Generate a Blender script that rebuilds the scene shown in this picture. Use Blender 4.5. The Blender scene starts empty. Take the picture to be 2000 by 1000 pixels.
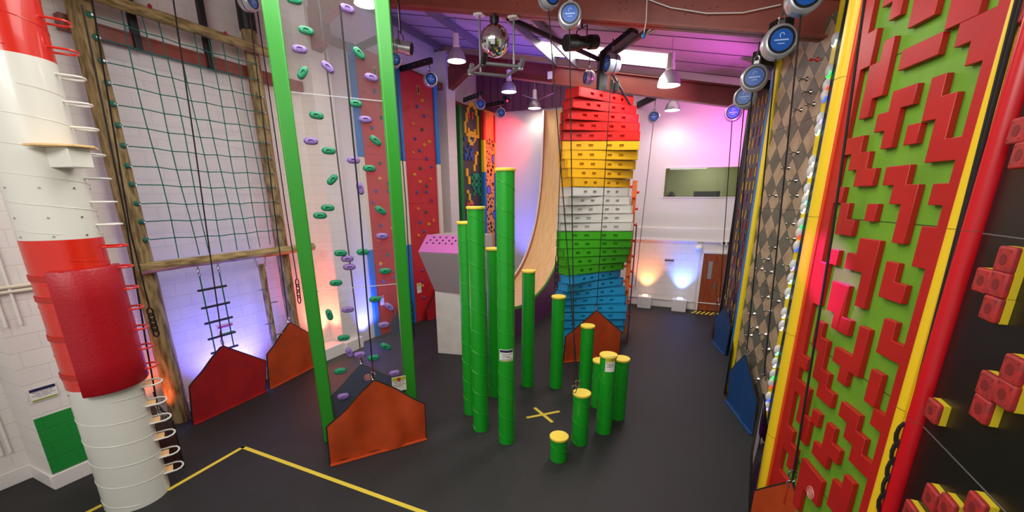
import bpy, math, random
from mathutils import Vector, Matrix
random.seed(7)
S = bpy.context.scene
COL = S.collection
R = math.radians

# ---------------------------------------------------------------- camera
CAMZ = 4.0
cd = bpy.data.cameras.new('camera')
cam = bpy.data.objects.new('camera', cd); COL.objects.link(cam)
cam.location = (0, 0, CAMZ)
PITCH, YAW = R(15.85), R(23.7)
cam.rotation_euler = (R(90) - PITCH, 0, YAW)
cd.sensor_width = 36; cd.lens = 805 / 2000 * 36
cd.shift_y = 113 / 2000; cd.shift_x = -3 / 2000
cd.clip_start = 0.05; cd.clip_end = 100
S.camera = cam

# ---------------------------------------------------------------- view + world
S.view_settings.view_transform = 'Standard'
S.view_settings.look = 'None'
S.view_settings.exposure = 0.05
S.view_settings.gamma = 1.0
S.view_settings.use_curve_mapping = False
w = bpy.data.worlds.new('world'); S.world = w; w.use_nodes = True
w.node_tree.nodes['Background'].inputs[0].default_value = (1.0, 0.96, 0.93, 1)
w.node_tree.nodes['Background'].inputs[1].default_value = 0.55

def light(kind, name, loc, energy, color=(1, 1, 1), size=0.3, target=None, spot=None, blend=0.5, sy=None):
    l = bpy.data.lights.new(name, kind); l.energy = energy; l.color = color
    if kind == 'AREA':
        l.size = size
        if sy: l.shape = 'RECTANGLE'; l.size_y = sy
    else:
        l.shadow_soft_size = size
    if kind == 'SPOT':
        l.spot_size = R(spot or 60); l.spot_blend = blend
    o = bpy.data.objects.new(name, l); COL.objects.link(o); o.location = loc
    if target is not None:
        o.rotation_euler = (Vector(target) - Vector(loc)).to_track_quat('-Z', 'Y').to_euler()
    return o

# daylight from the roof, plus added soft area lights to even the hall
light('AREA', 'skylight_daylight', (-1.6, 9.6, 6.7), 90, (1, .97, .93), 3.0, (-2.2, 9.6, 0), sy=0.9)
light('AREA', 'skylight_daylight', (-3.2, 4.4, 7.0), 270, (1, .97, .94), 6.0, (-3.2, 4.6, 0), sy=2.5)
light('AREA', 'added_fill', (-2.4, -1.6, 6.6), 270, (1, .96, .92), 5.0, (-3.5, 6, 2.5), sy=1.5)  # added frontal fill from behind the camera
light('AREA', 'added_fill', (-1.2, 12.9, 6.1), 50, (1, .96, .94), 2.0, (-1.2, 15, 1), sy=1.2)  # added fill over the far end of the hall
# coloured party lights
light('SPOT', 'blue_uplight', (-8.2, 4.95, 0.15), 500, (.12, .12, 1), .06, (-8.65, 5.0, 1.2), 120, 1)
light('SPOT', 'amber_uplight', (-8.3, 3.35, 0.15), 110, (1, .16, .05), .06, (-8.3, 3.7, 1.8), 80, 1)
light('SPOT', 'red_uplight', (-8.35, 7.25, 0.45), 420, (1, .10, .05), .06, (-8.6, 7.3, 2.2), 100, 1)
light('SPOT', 'blue_uplight', (-8.1, 8.45, 0.15), 420, (.10, .12, 1), .06, (-8.4, 8.75, 1.8), 100, 1)
light('SPOT', 'blue_uplight', (-1.1+.78, 15.75, 0.52), 330, (.10, .22, 1), .05, (-0.3, 16.1, 1.5), 75, 1)
light('SPOT', 'amber_uplight', (-1.55, 15.75, 0.52), 170, (1, .28, .08), .05, (-1.55, 16.1, 1.6), 80, 1)
light('SPOT', 'red_downlight', (-6.6, 15.2, 6.6), 170, (1, .03, .06), .15, (-7.5, 16.1, 5.9), 120, 1)
light('SPOT', 'blue_uplight', (-5.9, 14.3, 0.9), 520, (.15, .15, 1), .06, (-6.2, 16.0, 3.0), 70, 1)
light('SPOT', 'magenta_uplight', (1.35, 14.3, 5.7), 260, (1, .08, .75), .12, (0.2, 16.0, 6.2), 110, 1)
light('SPOT', 'magenta_uplight', (0.6, 10.6, 5.4), 220, (.9, .1, .9), .08, (-0.8, 11.5, 7.0), 120, 1)
light('SPOT', 'blue_uplight', (-5.0, 12.2, 5.6), 260, (.12, .08, 1), .08, (-5.6, 12.4, 8.0), 120, 1)
light('SPOT', 'violet_uplight', (-4.6, 9.0, 5.2), 110, (.7, .25, .9), .08, (-4.8, 9.6, 7.6), 130, 1)

# ---------------------------------------------------------------- measuring helpers (a pixel of the photo -> a real point)
cP, sP, cY, sY = math.cos(PITCH), math.sin(PITCH), math.cos(YAW), math.sin(YAW)
EYE = Vector((0, 0, CAMZ))
def ray(px, py):
    a = (px - 1003) / 805; b = -(py - 613) / 805
    fx, fy, fz = a, cP + b * sP, -sP + b * cP
    return Vector((fx * cY - fy * sY, fx * sY + fy * cY, fz))
def G(px, py, z=0.0):
    r = ray(px, py); return EYE + r * ((z - CAMZ) / r.z)
def PX(px, py, X):
    r = ray(px, py); return EYE + r * (X / r.x)
def PY(px, py, Y):
    r = ray(px, py); return EYE + r * (Y / r.y)
def D(px, py, depth):
    return EYE + ray(px, py) * depth
class Plane:
    """vertical plane through o; s runs at angle a from -Y towards +X, n is its normal"""
    def __init__(s, o, a):
        s.o = Vector((o[0], o[1], 0)); s.d = Vector((math.sin(R(a)), -math.cos(R(a)), 0))
        s.n = Vector((-s.d.y, s.d.x, 0))
    def pt(s, u, z, off=0.0):
        return s.o + s.d * u + s.n * off + Vector((0, 0, z))
    def px(s, x, y, off=0.0):
        r = ray(x, y); t = (s.o + s.n * off).dot(s.n) / r.dot(s.n); p = EYE + r * t
        return ((p - s.o).dot(s.d), p.z)

# ---------------------------------------------------------------- materials
def lin(h):
    h = h.lstrip('#'); o = []
    for i in (0, 2, 4):
        c = int(h[i:i+2], 16) / 255
        o.append(c / 12.92 if c <= .04045 else ((c + .055) / 1.055) ** 2.4)
    return tuple(o) + (1,)
MATS = {}
def mat(name, col, rough=.5, metal=0, noise=None, bump=0, emit=None, es=1, trans=0, coat=0, alpha=1, spec=.5, nscale=(1, 1, 1)):
    if name in MATS: return MATS[name]
    m = bpy.data.materials.new(name); m.use_nodes = True; nt = m.node_tree; b = nt.nodes['Principled BSDF']
    b.inputs['Base Color'].default_value = lin(col); b.inputs['Roughness'].default_value = rough
    b.inputs['Metallic'].default_value = metal; b.inputs['Coat Weight'].default_value = coat
    b.inputs['Transmission Weight'].default_value = trans; b.inputs['Alpha'].default_value = alpha
    b.inputs['Specular IOR Level'].default_value = spec
    if emit:
        b.inputs['Emission Color'].default_value = lin(emit); b.inputs['Emission Strength'].default_value = es
    if noise or bump:
        tc = nt.nodes.new('ShaderNodeTexCoord'); mp = nt.nodes.new('ShaderNodeMapping')
        mp.inputs['Scale'].default_value = nscale
        nt.links.new(tc.outputs['Object'], mp.inputs['Vector'])
        n = nt.nodes.new('ShaderNodeTexNoise'); n.inputs['Scale'].default_value = noise[1] if noise else 30
        n.inputs['Detail'].default_value = 5
        nt.links.new(mp.outputs[0], n.inputs['Vector'])
        if noise:
            mx = nt.nodes.new('ShaderNodeValToRGB')
            mx.color_ramp.elements[0].color = lin(col); mx.color_ramp.elements[1].color = lin(noise[0])
            mx.color_ramp.elements[0].position = .4; mx.color_ramp.elements[1].position = .65
            nt.links.new(n.outputs['Fac'], mx.inputs['Fac']); nt.links.new(mx.outputs[0], b.inputs['Base Color'])
        if bump:
            bp = nt.nodes.new('ShaderNodeBump'); bp.inputs['Strength'].default_value = bump
            bp.inputs['Distance'].default_value = .02
            nt.links.new(n.outputs['Fac'], bp.inputs['Height']); nt.links.new(bp.outputs[0], b.inputs['Normal'])
    MATS[name] = m; return m

def block_mat(name, col, axis, col2=None, bw=.45, rh=.225, mortar=.012, rough=.55, offset=.5):
    """painted blockwork: courses of blocks with shallow joints"""
    m = bpy.data.materials.new(name); m.use_nodes = True; nt = m.node_tree; b = nt.nodes['Principled BSDF']
    tc = nt.nodes.new('ShaderNodeTexCoord'); sp = nt.nodes.new('ShaderNodeSeparateXYZ'); cb = nt.nodes.new('ShaderNodeCombineXYZ')
    nt.links.new(tc.outputs['Object'], sp.inputs[0])
    a, c = {'X': ('Y', 'Z'), 'Y': ('X', 'Z'), 'Z': ('X', 'Y')}[axis]
    nt.links.new(sp.outputs[a], cb.inputs['X']); nt.links.new(sp.outputs[c], cb.inputs['Y'])
    br = nt.nodes.new('ShaderNodeTexBrick'); br.offset = offset
    br.inputs['Scale'].default_value = 1; br.inputs['Brick Width'].default_value = bw; br.inputs['Row Height'].default_value = rh
    br.inputs['Mortar Size'].default_value = mortar; br.inputs['Mortar Smooth'].default_value = .6
    k = lin(col); k2 = lin(col2) if col2 else tuple(x * .97 for x in k[:3]) + (1,)
    br.inputs['Color1'].default_value = k; br.inputs['Color2'].default_value = k2
    br.inputs['Mortar'].default_value = tuple(x * .9 for x in k[:3]) + (1,)
    nt.links.new(cb.outputs[0], br.inputs['Vector']); nt.links.new(br.outputs['Color'], b.inputs['Base Color'])
    iv = nt.nodes.new('ShaderNodeMath'); iv.operation = 'MULTIPLY_ADD'; iv.inputs[1].default_value = -1; iv.inputs[2].default_value = 1
    nt.links.new(br.outputs['Fac'], iv.inputs[0])
    n = nt.nodes.new('ShaderNodeTexNoise'); n.inputs['Scale'].default_value = 18
    nt.links.new(tc.outputs['Object'], n.inputs['Vector'])
    ad = nt.nodes.new('ShaderNodeMath'); ad.operation = 'MULTIPLY_ADD'; ad.inputs[1].default_value = .35
    nt.links.new(n.outputs['Fac'], ad.inputs[0]); nt.links.new(iv.outputs[0], ad.inputs[2])
    bp = nt.nodes.new('ShaderNodeBump'); bp.inputs['Strength'].default_value = .22; bp.inputs['Distance'].default_value = .01
    nt.links.new(ad.outputs[0], bp.inputs['Height']); nt.links.new(bp.outputs[0], b.inputs['Normal'])
    b.inputs['Roughness'].default_value = rough
    return m

m_wallX = block_mat('painted_blockwork_side', 'e6e0da', 'X')
m_wallY = block_mat('painted_blockwork_end', 'e6e0da', 'Y')
m_greenX = block_mat('green_painted_blockwork', '168a34', 'X')
m_rubber = block_mat('rubber_floor_tiles', '1d1d1c', 'Z', '20201f', 1.0, 1.0, .006, .62, 0)
m_white = mat('white_paint', 'e8e4de', .5)
m_smooth = mat('smooth_white_board', 'e4e0dc', .45)
m_rust = mat('red_oxide_steel', '8c4030', .4, noise=('7a3528', 1.5))
m_liner = mat('roof_liner', 'b9a7ad', .5)
m_purlin = mat('galvanised_steel', '8d9093', .4, .6)
m_black = mat('black_steel', '141414', .45)
m_blackfab = mat('black_webbing', '16120f', .8)
m_green = mat('green_plastic_pipe', '159a20', .32, coat=.2)
m_gframe = mat('green_steel_frame', '2b8c25', .35)
m_yellow = mat('yellow_cap', 'f2d64a', .5)
m_tape = mat('yellow_floor_tape', 'd9c23a', .6)
m_orange = mat('orange_canvas', 'b8420e', .6, noise=('a83b0d', 4), bump=.15)
m_redmat = mat('red_canvas', 'a30f16', .6, noise=('950d14', 4), bump=.1)
m_navy = mat('navy_canvas', '16264f', .6)
m_blue = mat('blue_canvas', '0b3f74', .55)
m_maroon = mat('maroon_canvas', '4a1414', .55)
m_vinyl = mat('red_vinyl', 'a8081a', .42, bump=.2)
m_colred = mat('red_gloss_paint', 'd42818', .25, coat=.3)
m_colwhite = mat('white_gloss_paint', 'dcdcd0', .3, coat=.2)
m_log = mat('weathered_pine', 'a38d5e', .75, noise=('5e4a28', 6), bump=.5, nscale=(3, 3, .6))
m_logh = mat('weathered_pine_rail', 'b09a66', .75, noise=('6f5930', 6), bump=.5, nscale=(3, .6, 3))
m_ply = mat('birch_plywood', 'ecc588', .4, noise=('e0b674', 3), nscale=(6, 1, .5))
m_rope = mat('green_net_rope', '0f6b5c', .7)
m_steel = mat('zinc_steel', 'b8b8b8', .25, .9)
m_chrome = mat('chrome', 'd8d8d8', .1, 1)
m_beige = mat('off_white_strip', 'ded6c0', .5)
m_bluep = mat('blue_strip', '1673b8', .4)
m_panelred = mat('red_climbing_panel', 'c3242a', .45, noise=('b82026', 2))
m_ppl = mat('purple_panel', '5c1c52', .45)
m_pink = mat('pink_panel', 'd070bc', .4)

# ---------------------------------------------------------------- mesh builder
class M:
    def __init__(s): s.v = []; s.f = []
    def add(s, vs, fs):
        b = len(s.v); s.v += [Vector(p) for p in vs]; s.f += [tuple(b + i for i in f) for f in fs]; return s
    def obox(s, o, u, v, w):
        o, u, v, w = map(Vector, (o, u, v, w))
        vs = [o, o+u, o+u+v, o+v, o+w, o+u+w, o+u+v+w, o+v+w]
        fs = [(3,2,1,0), (4,5,6,7), (0,1,5,4), (1,2,6,5), (2,3,7,6), (3,0,4,7)]
        if u.cross(v).dot(w) < 0: fs = [f[::-1] for f in fs]
        return s.add(vs, fs)
    def box(s, c, d, rz=0):
        c = Vector(c); ca, sa = math.cos(rz), math.sin(rz)
        u = Vector((ca, sa, 0)) * d[0]; v = Vector((-sa, ca, 0)) * d[1]; q = Vector((0, 0, d[2]))
        return s.obox(c - u/2 - v/2 - q/2, u, v, q)
    def prism(s, poly, off):
        poly = [Vector(p) for p in poly]; off = Vector(off); n = len(poly)
        nrm = Vector((0, 0, 0))
        for i in range(n): nrm += poly[i].cross(poly[(i+1) % n])
        if nrm.dot(off) > 0: poly = poly[::-1]
        vs = poly + [p + off for p in poly]
        fs = [tuple(range(n)), tuple(range(2*n-1, n-1, -1))] + [(i, i+n, (i+1) % n + n, (i+1) % n) for i in range(n)]
        return s.add(vs, fs)
    def cyl(s, p0, p1, r0, r1=None, n=16, caps=True):
        p0, p1 = Vector(p0), Vector(p1); r1 = r0 if r1 is None else r1
        ax = (p1 - p0).normalized(); a = ax.orthogonal().normalized(); b = ax.cross(a)
        vs = []
        for p, r in ((p0, r0), (p1, r1)):
            vs += [p + (a * math.cos(2*math.pi*i/n) + b * math.sin(2*math.pi*i/n)) * r for i in range(n)]
        fs = [(i, (i+1) % n, (i+1) % n + n, i+n) for i in range(n)]
        if caps: fs += [tuple(range(n-1, -1, -1)), tuple(range(n, 2*n))]
        return s.add(vs, fs)
    def tube(s, pts, r, n=8, closed=False):
        pts = [Vector(p) for p in pts]; k = len(pts); vs = []; prev = None
        for i, p in enumerate(pts):
            if closed: t = pts[(i+1) % k] - pts[i-1]
            else: t = pts[min(i+1, k-1)] - pts[max(i-1, 0)]
            t.normalize()
            a = t.orthogonal().normalized() if prev is None else (prev - t * prev.dot(t)).normalized()
            prev = a; b = t.cross(a)
            vs += [p + (a * math.cos(2*math.pi*j/n) + b * math.sin(2*math.pi*j/n)) * r for j in range(n)]
        fs = []
        for i in range(k if closed else k-1):
            q = (i+1) % k
            fs += [(i*n+j, i*n+(j+1) % n, q*n+(j+1) % n, q*n+j) for j in range(n)]
        if not closed: fs += [tuple(range(n-1, -1, -1)), tuple((k-1)*n+j for j in range(n))]
        return s.add(vs, fs)
    def lathe(s, c, prof, n=24, axis=(0, 0, 1), a0=0, a1=360):
        c = Vector(c); ax = Vector(axis).normalized(); a = ax.orthogonal().normalized()
        if abs(ax.z) > .99: a = Vector((1, 0, 0))
        b = ax.cross(a); full = a1 - a0 >= 360; m = n if full else n + 1; vs = []
        for r, z in prof:
            vs += [c + ax*z + (a * math.cos(R(a0 + (a1-a0)*i/n)) + b * math.sin(R(a0 + (a1-a0)*i/n))) * max(r, 1e-4) for i in range(m)]
        fs = []
        for k in range(len(prof)-1):
            for i in range(n):
                j = (i+1) % m; fs.append((k*m+i, k*m+j, (k+1)*m+j, (k+1)*m+i))
        return s.add(vs, fs)
    def ball(s, c, r, n=12, sx=1, sy=1, sz=1):
        b = len(s.v)
        s.lathe((0, 0, 0), [(r*math.sin(math.pi*k/n), -r*math.cos(math.pi*k/n)) for k in range(n+1)], n*2)
        c = Vector(c)
        for i in range(b, len(s.v)):
            q = s.v[i]; s.v[i] = Vector((q.x*sx, q.y*sy, q.z*sz)) + c
        return s
    def xf(s, mw):
        s.v = [mw @ p for p in s.v]; return s
    def build(s, name, m, parent=None, org=None, bevel=0, seg=2, sharp=35):
        me = bpy.data.meshes.new(name)
        o = bpy.data.objects.new(name, me); COL.objects.link(o)
        if parent is not None:
            o.parent = parent; base = Vector(WORLD[parent.name]); WORLD[o.name] = base
        else:
            base = Vector(org) if org is not None else Vector((0, 0, 0)); o.location = base; WORLD[o.name] = base
        me.from_pydata([p - base for p in s.v], [], s.f); me.materials.append(m); me.update()
        for p in me.polygons: p.use_smooth = True
        me.set_sharp_from_angle(angle=R(sharp))
        if bevel:
            b = o.modifiers.new('bevel', 'BEVEL'); b.width = bevel; b.segments = seg; b.limit_method = 'ANGLE'; b.angle_limit = R(40)
        return o
WORLD = {}
def thing(name, label, cat, loc, group=None):
    o = bpy.data.objects.new(name, None); COL.objects.link(o); o.location = loc; o.empty_display_size = .1
    WORLD[o.name] = Vector(loc); return tag(o, label, cat, group)
def tag(o, label, cat, group=None, kind=None):
    o['label'] = label; o['category'] = cat
    if group: o['group'] = group
    if kind: o['kind'] = kind
    return o
def struct(o):
    o['kind'] = 'structure'; return o
def copy_thing(src, loc, label, group=None):
    def rec(o, par):
        c = o.copy(); COL.objects.link(c); c.parent = par
        WORLD[c.name] = Vector(loc)
        for ch in [x for x in list(bpy.data.objects) if x.parent == o]: rec(ch, c)
        return c
    r = rec(src, None); r.location = loc; r['label'] = label
    if group: r['group'] = group
    return r

# ================================================================ THE ROOM
XW, YF, XR = -8.65, 16.1, 1.8
def roof_z(x): return 7.08 - .207 * x
struct(M().box((-3.4, 7.1, -.05), (11.2, 18.6, .1)).build('floor', m_rubber))
struct(M().box((XW - .1, 7.1, 4.4), (.2, 18.6, 9.2)).build('wall_left', m_wallX))
struct(M().box((XR + .1, 7.1, 4.0), (.2, 18.6, 8.0)).build('wall_right', m_white))
# end wall with an opening for the viewing window
wx0, wx1, wz0, wz1 = -1.25, 1.35, 4.0, 4.95
mb = M()
for x0, x1, z0, z1 in ((-8.85, wx0, 2.5, 9.0), (wx0, wx1, 2.5, wz0), (wx0, wx1, wz1, 9.0), (wx1, 2.0, 2.5, 9.0)):
    mb.box(((x0+x1)/2, YF + .1, (z0+z1)/2), (x1-x0, .2, z1-z0))
struct(mb.build('wall_far', m_smooth))
struct(M().box((-3.4, YF + .1, 1.25), (10.9, .2, 2.5)).build('wall_far', m_wallY))
# piers down the left side
k = 0
for x1, y0, y1 in ((-7.97, 1.94, 2.6), (-8.22, 7.58, 8.14), (-8.22, 13.12, 13.68)):
    k += 1
    struct(M().box(((XW + x1)/2, (y0+y1)/2, 4.3), (x1 - XW, y1 - y0, 8.6)).build('trim_%d' % k, m_wallX))
struct(M().box((-7.965, 2.29, .66), (.012, .69, .86)).build('trim_4', m_greenX))
# skirting
def skirt(name, x0, y0, x1, y1, h=.22, t=.035):
    struct(M().box(((x0+x1)/2, (y0+y1)/2, h/2), (max(abs(x1-x0), t), max(abs(y1-y0), t), h)).build(name, m_white, bevel=.008))
skirt('baseboard_left', XW+.02, -2, XW+.02, 1.92)
skirt('baseboard_left', XW, 1.925, -7.97, 1.925)
skirt('baseboard_left', -7.945, 1.91, -7.945, 2.62)
skirt('baseboard_left', XW+.02, 2.62, XW+.02, 7.56)
skirt('baseboard_left', XW+.02, 8.16, XW+.02, 13.1)
skirt('baseboard_far', -8.6, YF-.02, .22, YF-.02, .3)
struct(M().box((-8.42, 7.14, .16), (.44, .85, .32)).build('trim_5', m_white, bevel=.02))
struct(M().box((-8.16, 7.86, .16), (.14, .6, .32)).build('trim_6', m_white, bevel=.02))
# ledge, trunking and cladding on the end wall
struct(M().box((-.35, YF-.03, 2.73), (4.0, .06, .4)).build('trim_7', m_smooth, bevel=.01))
struct(M().box((-.35, YF-.05, 2.5), (4.0, .1, .07)).build('trim_8', m_smooth, bevel=.01))
mb = M()
for i in range(19):
    x = -8.5 + i * .32
    mb.box((x, YF-.05, 8.2), (.27, .06, 2.0)).box((x + .16, YF-.03, 8.2), (.05, .03, 2.0))
struct(mb.build('trim_9', mat('plum_cladding', '7a4a66', .5)))
# roof, joints, purlins, rooflights, portal beams
ang = math.atan(.207); L = 11.2 / math.cos(ang)
def roofbox(x0, x1, y0, y1, dz, t):
    p = [(x0, y0, roof_z(x0)+dz), (x1, y0, roof_z(x1)+dz), (x1, y1, roof_z(x1)+dz), (x0, y1, roof_z(x0)+dz)]
    return p, (0, 0, t)
mb = M(); mb.prism(*roofbox(-8.9, 2.1, -2.2, 16.4, 0, .12)); ceil = struct(mb.build('ceiling', m_liner))
mb = M()
for i in range(20): mb.prism(*roofbox(-8.9, 2.1, -1.2 + i*.9, -1.18 + i*.9, -.012, .014))
mb.build('panel_joint', mat('joint_mauve_grey', '5a4c54', .6), ceil)  # dark mauve-grey lines at the liner joints
def roofhit(px, py, dz=0):
    r = ray(px, py); t = (7.08 + dz - CAMZ) / (r.z + .207 * r.x); return EYE + r * t
k = 10
for q in ((700, 50), (800, 62), (862, 40), (995, 40), (1062, 62)):
    x = roofhit(*q, -.15).x
    mb = M(); mb.obox((x-.035, 7.9 if q[0] > 760 else 8.0, roof_z(x)-.2), (.07, 0, -.014), (0, 5.4, 0), (0, 0, .2))
    struct(mb.build('trim_%d' % k, m_purlin)); k += 1
y0, y1 = roofhit(1100, 86).y, roofhit(1100, 110).y
rx0 = roofhit(1055, 84).x
mb = M(); mb.prism(*roofbox(rx0, roofhit(1312, 112).x, y1, y0, -.02, .016))
print('rooflight y', y0, y1, rx0)
struct(mb.build('window_1', mat('rooflight_glow', 'ffffff', .5, emit='fff6ea', es=5)))
mb = M(); mb.prism(*roofbox(-6.5, .6, 14.2, 15.2, -.02, .016))
struct(mb.build('window_2', mat('rooflight_glow_soft', 'ffffff', .5, emit='fff2ea', es=1.2)))
def ibeam(y, name, x0=-8.6, x1=1.8, h=.5):
    mb = M(); z = lambda x: 6.89 - .207 * x
    for (dy0, dy1, a, b) in ((-.12, .12, -h, -h+.03), (-.015, .015, -h, 0), (-.12, .12, -.03, 0)):
        mb.prism([(x0, y+dy0, z(x0)+a), (x1, y+dy0, z(x1)+a), (x1, y+dy0, z(x1)+b), (x0, y+dy0, z(x0)+b)], (0, dy1-dy0, 0))
    return mb
mb = ibeam(7.8, '')
mb.prism([(-8.6, 7.7, 8.2), (-7.2, 7.7, 7.9), (-8.6, 7.7, 7.35)], (0, .2, 0))
mb.prism([(-8.6, 7.66, 6.9), (-7.9, 7.66, 7.3), (-7.9, 7.66, 7.8), (-8.6, 7.66, 8.1)], (0, .28, 0))
for x in (-5.35, -3.3, -1.5, -.5, -.15):
    z = 6.6 - .207*x
    for dx in (-.05, .05):
        for dz in (0, .1): mb.cyl((x+dx, 7.785, z+dz), (x+dx, 7.765, z+dz), .014, n=8)
struct(mb.build('trim_20', m_rust))
mb = ibeam(13.4, '')
mb.prism([(-8.6, 13.26, 8.25), (-7.4, 13.26, 8.0), (-8.2, 13.26, 7.5), (-8.6, 13.26, 7.5)], (0, .28, 0))
struct(mb.build('trim_21', m_rust))
mb = M().box((-8.45, 10.7, 7.55), (.2, 5.0, .2)).box((-8.45, 14.9, 7.2), (.16, 2.2, .16))
struct(mb.build('trim_22', m_rust))
struct(M().box((-8.56, 5.55, 6.38), (.14, 4.0, .2)).build('trim_23', m_rust, bevel=.005))
# viewing window in the end wall with the room behind it
room = M()
room.obox((wx0-.3, YF+2.4, 3.2), (wx1-wx0+.6, 0, 0), (0, .1, 0), (0, 0, 2.4)).obox((wx0-.3, YF+.2, 3.2), (wx1-wx0+.6, 0, 0), (0, 2.2, 0), (0, 0, -.1))
room.obox((wx0-.3, YF+.2, 5.6), (wx1-wx0+.6, 0, 0), (0, 2.2, 0), (0, 0, .1))
for x in (wx0-.4, wx1+.3): room.obox((x, YF+.2, 3.2), (.1, 0, 0), (0, 2.3, 0), (0, 0, 2.4))
struct(room.build('wall_back', mat('olive_room', 'a3a184', .7)))
light('AREA', 'office_lighting', ((wx0+wx1)/2, YF+1.3, 5.4), 32, (1, 1, .8), 1.0, ((wx0+wx1)/2, YF+1.3, 0))
win = struct(M().box(((wx0+wx1)/2, YF-.01, wz0-.015), (wx1-wx0+.06, .06, .03)).box(((wx0+wx1)/2, YF-.01, wz1+.015), (wx1-wx0+.06, .06, .03))
    .box((wx0-.015, YF-.01, (wz0+wz1)/2), (.03, .06, wz1-wz0)).box((wx1+.015, YF-.01, (wz0+wz1)/2), (.03, .06, wz1-wz0)).build('window_3', m_smooth))
g = mat('window_glass', 'dfe6d8', .02, trans=1.0)
M().box(((wx0+wx1)/2, YF+.04, (wz0+wz1)/2), (wx1-wx0, .01, wz1-wz0)).build('pane', g, win)
# door at the far end
m_door = mat('oak_veneer', '9a4a22', .35, noise=('7d3717', 3), nscale=(8, 8, .6))
dr = struct(M().box((.27, YF-.03, 1.05), (.06, .08, 2.12)).box((1.42, YF-.03, 1.05), (.06, .08, 2.12)).box((.84, YF-.03, 2.12), (1.2, .08, .07)).build('door_1', m_smooth, bevel=.006))
for x0, x1 in ((.31, .84), (.85, 1.38)):
    lf = M().box(((x0+x1)/2, YF-.03, 1.04), (x1-x0, .05, 2.05)).build('door_leaf', m_door, dr, bevel=.004)
    M().box(((x0+x1)/2-.02, YF-.058, 1.5), (.13, .012, .62)).build('vision_panel', mat('wired_glass', '9aa3a5', .15, .2), lf)
M().box((.78, YF-.062, .95), (.07, .012, .22)).build('push_plate', m_steel, dr)
struct(M().box((-.35, YF-.06, .3), (4.2, .03, .03)).box((.16, YF-.06, 1.3), (.03, .03, 2.3)).build('trim_30', m_smooth))

# ================================================================ LEFT SIDE
def zat(px, py, dist):
    r = ray(px, py); return CAMZ + r.z * dist / math.hypot(r.x, r.y)
def strap_mesh(mb, pts, r=.011): return mb.tube(pts, r, 6)
def carabiner(mb, p, h=.14, r=.009, a=0):
    p = Vector(p); t = Vector((math.cos(a), math.sin(a), 0)); pts = []
    for i in range(12):
        q = 2*math.pi*i/12
        pts.append(p + t * (.04 * math.cos(q)) * (1.15 if math.sin(q) > 0 else .8) + Vector((0, 0, h/2 * math.sin(q))))
    return mb.tube(pts, r, 6, True)
def chain(mb, p0, p1, n, r=.005, lw=.016):
    p0, p1 = Vector(p0), Vector(p1); ax = (p1-p0)/n; u = ax.normalized().orthogonal().normalized(); v = ax.normalized().cross(u)
    for i in range(n):
        c = p0 + ax*(i+.5); s_ = u if i % 2 else v; pts = []
        for k in range(10):
            q = 2*math.pi*k/10; pts.append(c + s_*(lw*math.cos(q)) + ax*(.66*math.sin(q)))
        mb.tube(pts, r, 5, True)
    return mb
def sign(name, label, cat, P, header, lines=4, body='f0efe8', footer=None, logo=None, parent=None, th=.004):
    """P(u,v,off) -> point; a printed notice with header band, lines of small print and a footer band"""
    o = thing(name, label, cat, P(.5, 0, 0)) if parent is None else None
    rect = lambda u0, v0, u1, v1, off, t: M().prism([P(u0, v0, off), P(u1, v0, off), P(u1, v1, off), P(u0, v1, off)], P(0, 0, off+t) - P(0, 0, off))
    if parent is None:
        b = rect(0, 0, 1, 1, 0, th).build('board', mat('sign_' + body, body, .35), o)
    else:
        b = rect(0, 0, 1, 1, 0, th).build(name, mat('sign_' + body, body, .35), parent); o = parent; b['label'] = label
    par = b if parent is None else b
    if header: rect(.03, .74, .97, .96, th, .001).build('header', mat('sign_' + header, header, .4), par)
    if footer: rect(.03, .04, .97, .16, th, .001).build('footer', mat('sign_' + footer, footer, .4), par)
    mb = M()
    for i in range(lines):
        v = .66 - i * .46/max(lines, 1); wd = (.8, .62, .86, .5, .7)[i % 5]
        for (a, c) in ((.5 - wd/2, .5 - wd/6), (.5 - wd/6 + .03, .5 + wd/4), (.5 + wd/4 + .03, .5 + wd/2)):
            mb.prism([P(a, v, th), P(c, v, th), P(c, v+.035, th), P(a, v+.035, th)], P(0, 0, .001) - P(0, 0, 0))
    mb.build('print', mat('print_grey', '55505a', .5), par)
    if logo:
        c = P(logo[0], logo[1], th); nn = (P(0, 0, 1) - P(0, 0, 0)).normalized()
        M().cyl(c, c + nn*.002, logo[2], n=20).build('logo', mat('logo_red', 'b8342c', .4), par)
    return o
def rectP(p, u, v, n):
    p, u, v, n = Vector(p), Vector(u), Vector(v), Vector(n).normalized()
    return lambda a, b, off=0: p + u*a + v*b + n*off

# ---- big round red and white column ----
CX, CY, CR = -6.72, 2.32, .345
fdir = Vector((-CX, -CY, 0)).normalized(); rdir = Vector((-fdir.y, fdir.x, 0))
def cdir(th): return fdir*math.cos(R(th)) + rdir*math.sin(R(th))
zb1, zb2, zb3 = zat(160, 768, 6.8), zat(130, 468, 6.8), zat(60, 108, 6.8)
print('column bands', zb1, zb2, zb3)
col = thing('climbing_column', 'tall round red and white banded climbing column on the left', 'climbing column', (CX, CY, 0))
for z0, z1, m_, lb in ((0, zb1, m_colwhite, 'white'), (zb1, zb2, m_colred, 'red'), (zb2, zb3, m_colwhite, 'white'), (zb3, 7.0, m_colred, 'red')):
    mb = M().cyl((CX, CY, z0), (CX, CY, z1), CR, n=64)
    z = z0 + .08
    turns = int((z1 - z0 - .1) / .3); n = turns*36; pts = []
    for i in range(n+1):
        a = i*10; zz = z0 + .06 + i/36*.3; pts.append(Vector((CX, CY, zz)) + cdir(-a)*(CR+.001))
    if len(pts) > 2: mb.tube(pts, .005, 5)
    o = mb.build('band', m_, col); o['label'] = lb + ' band'
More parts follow.
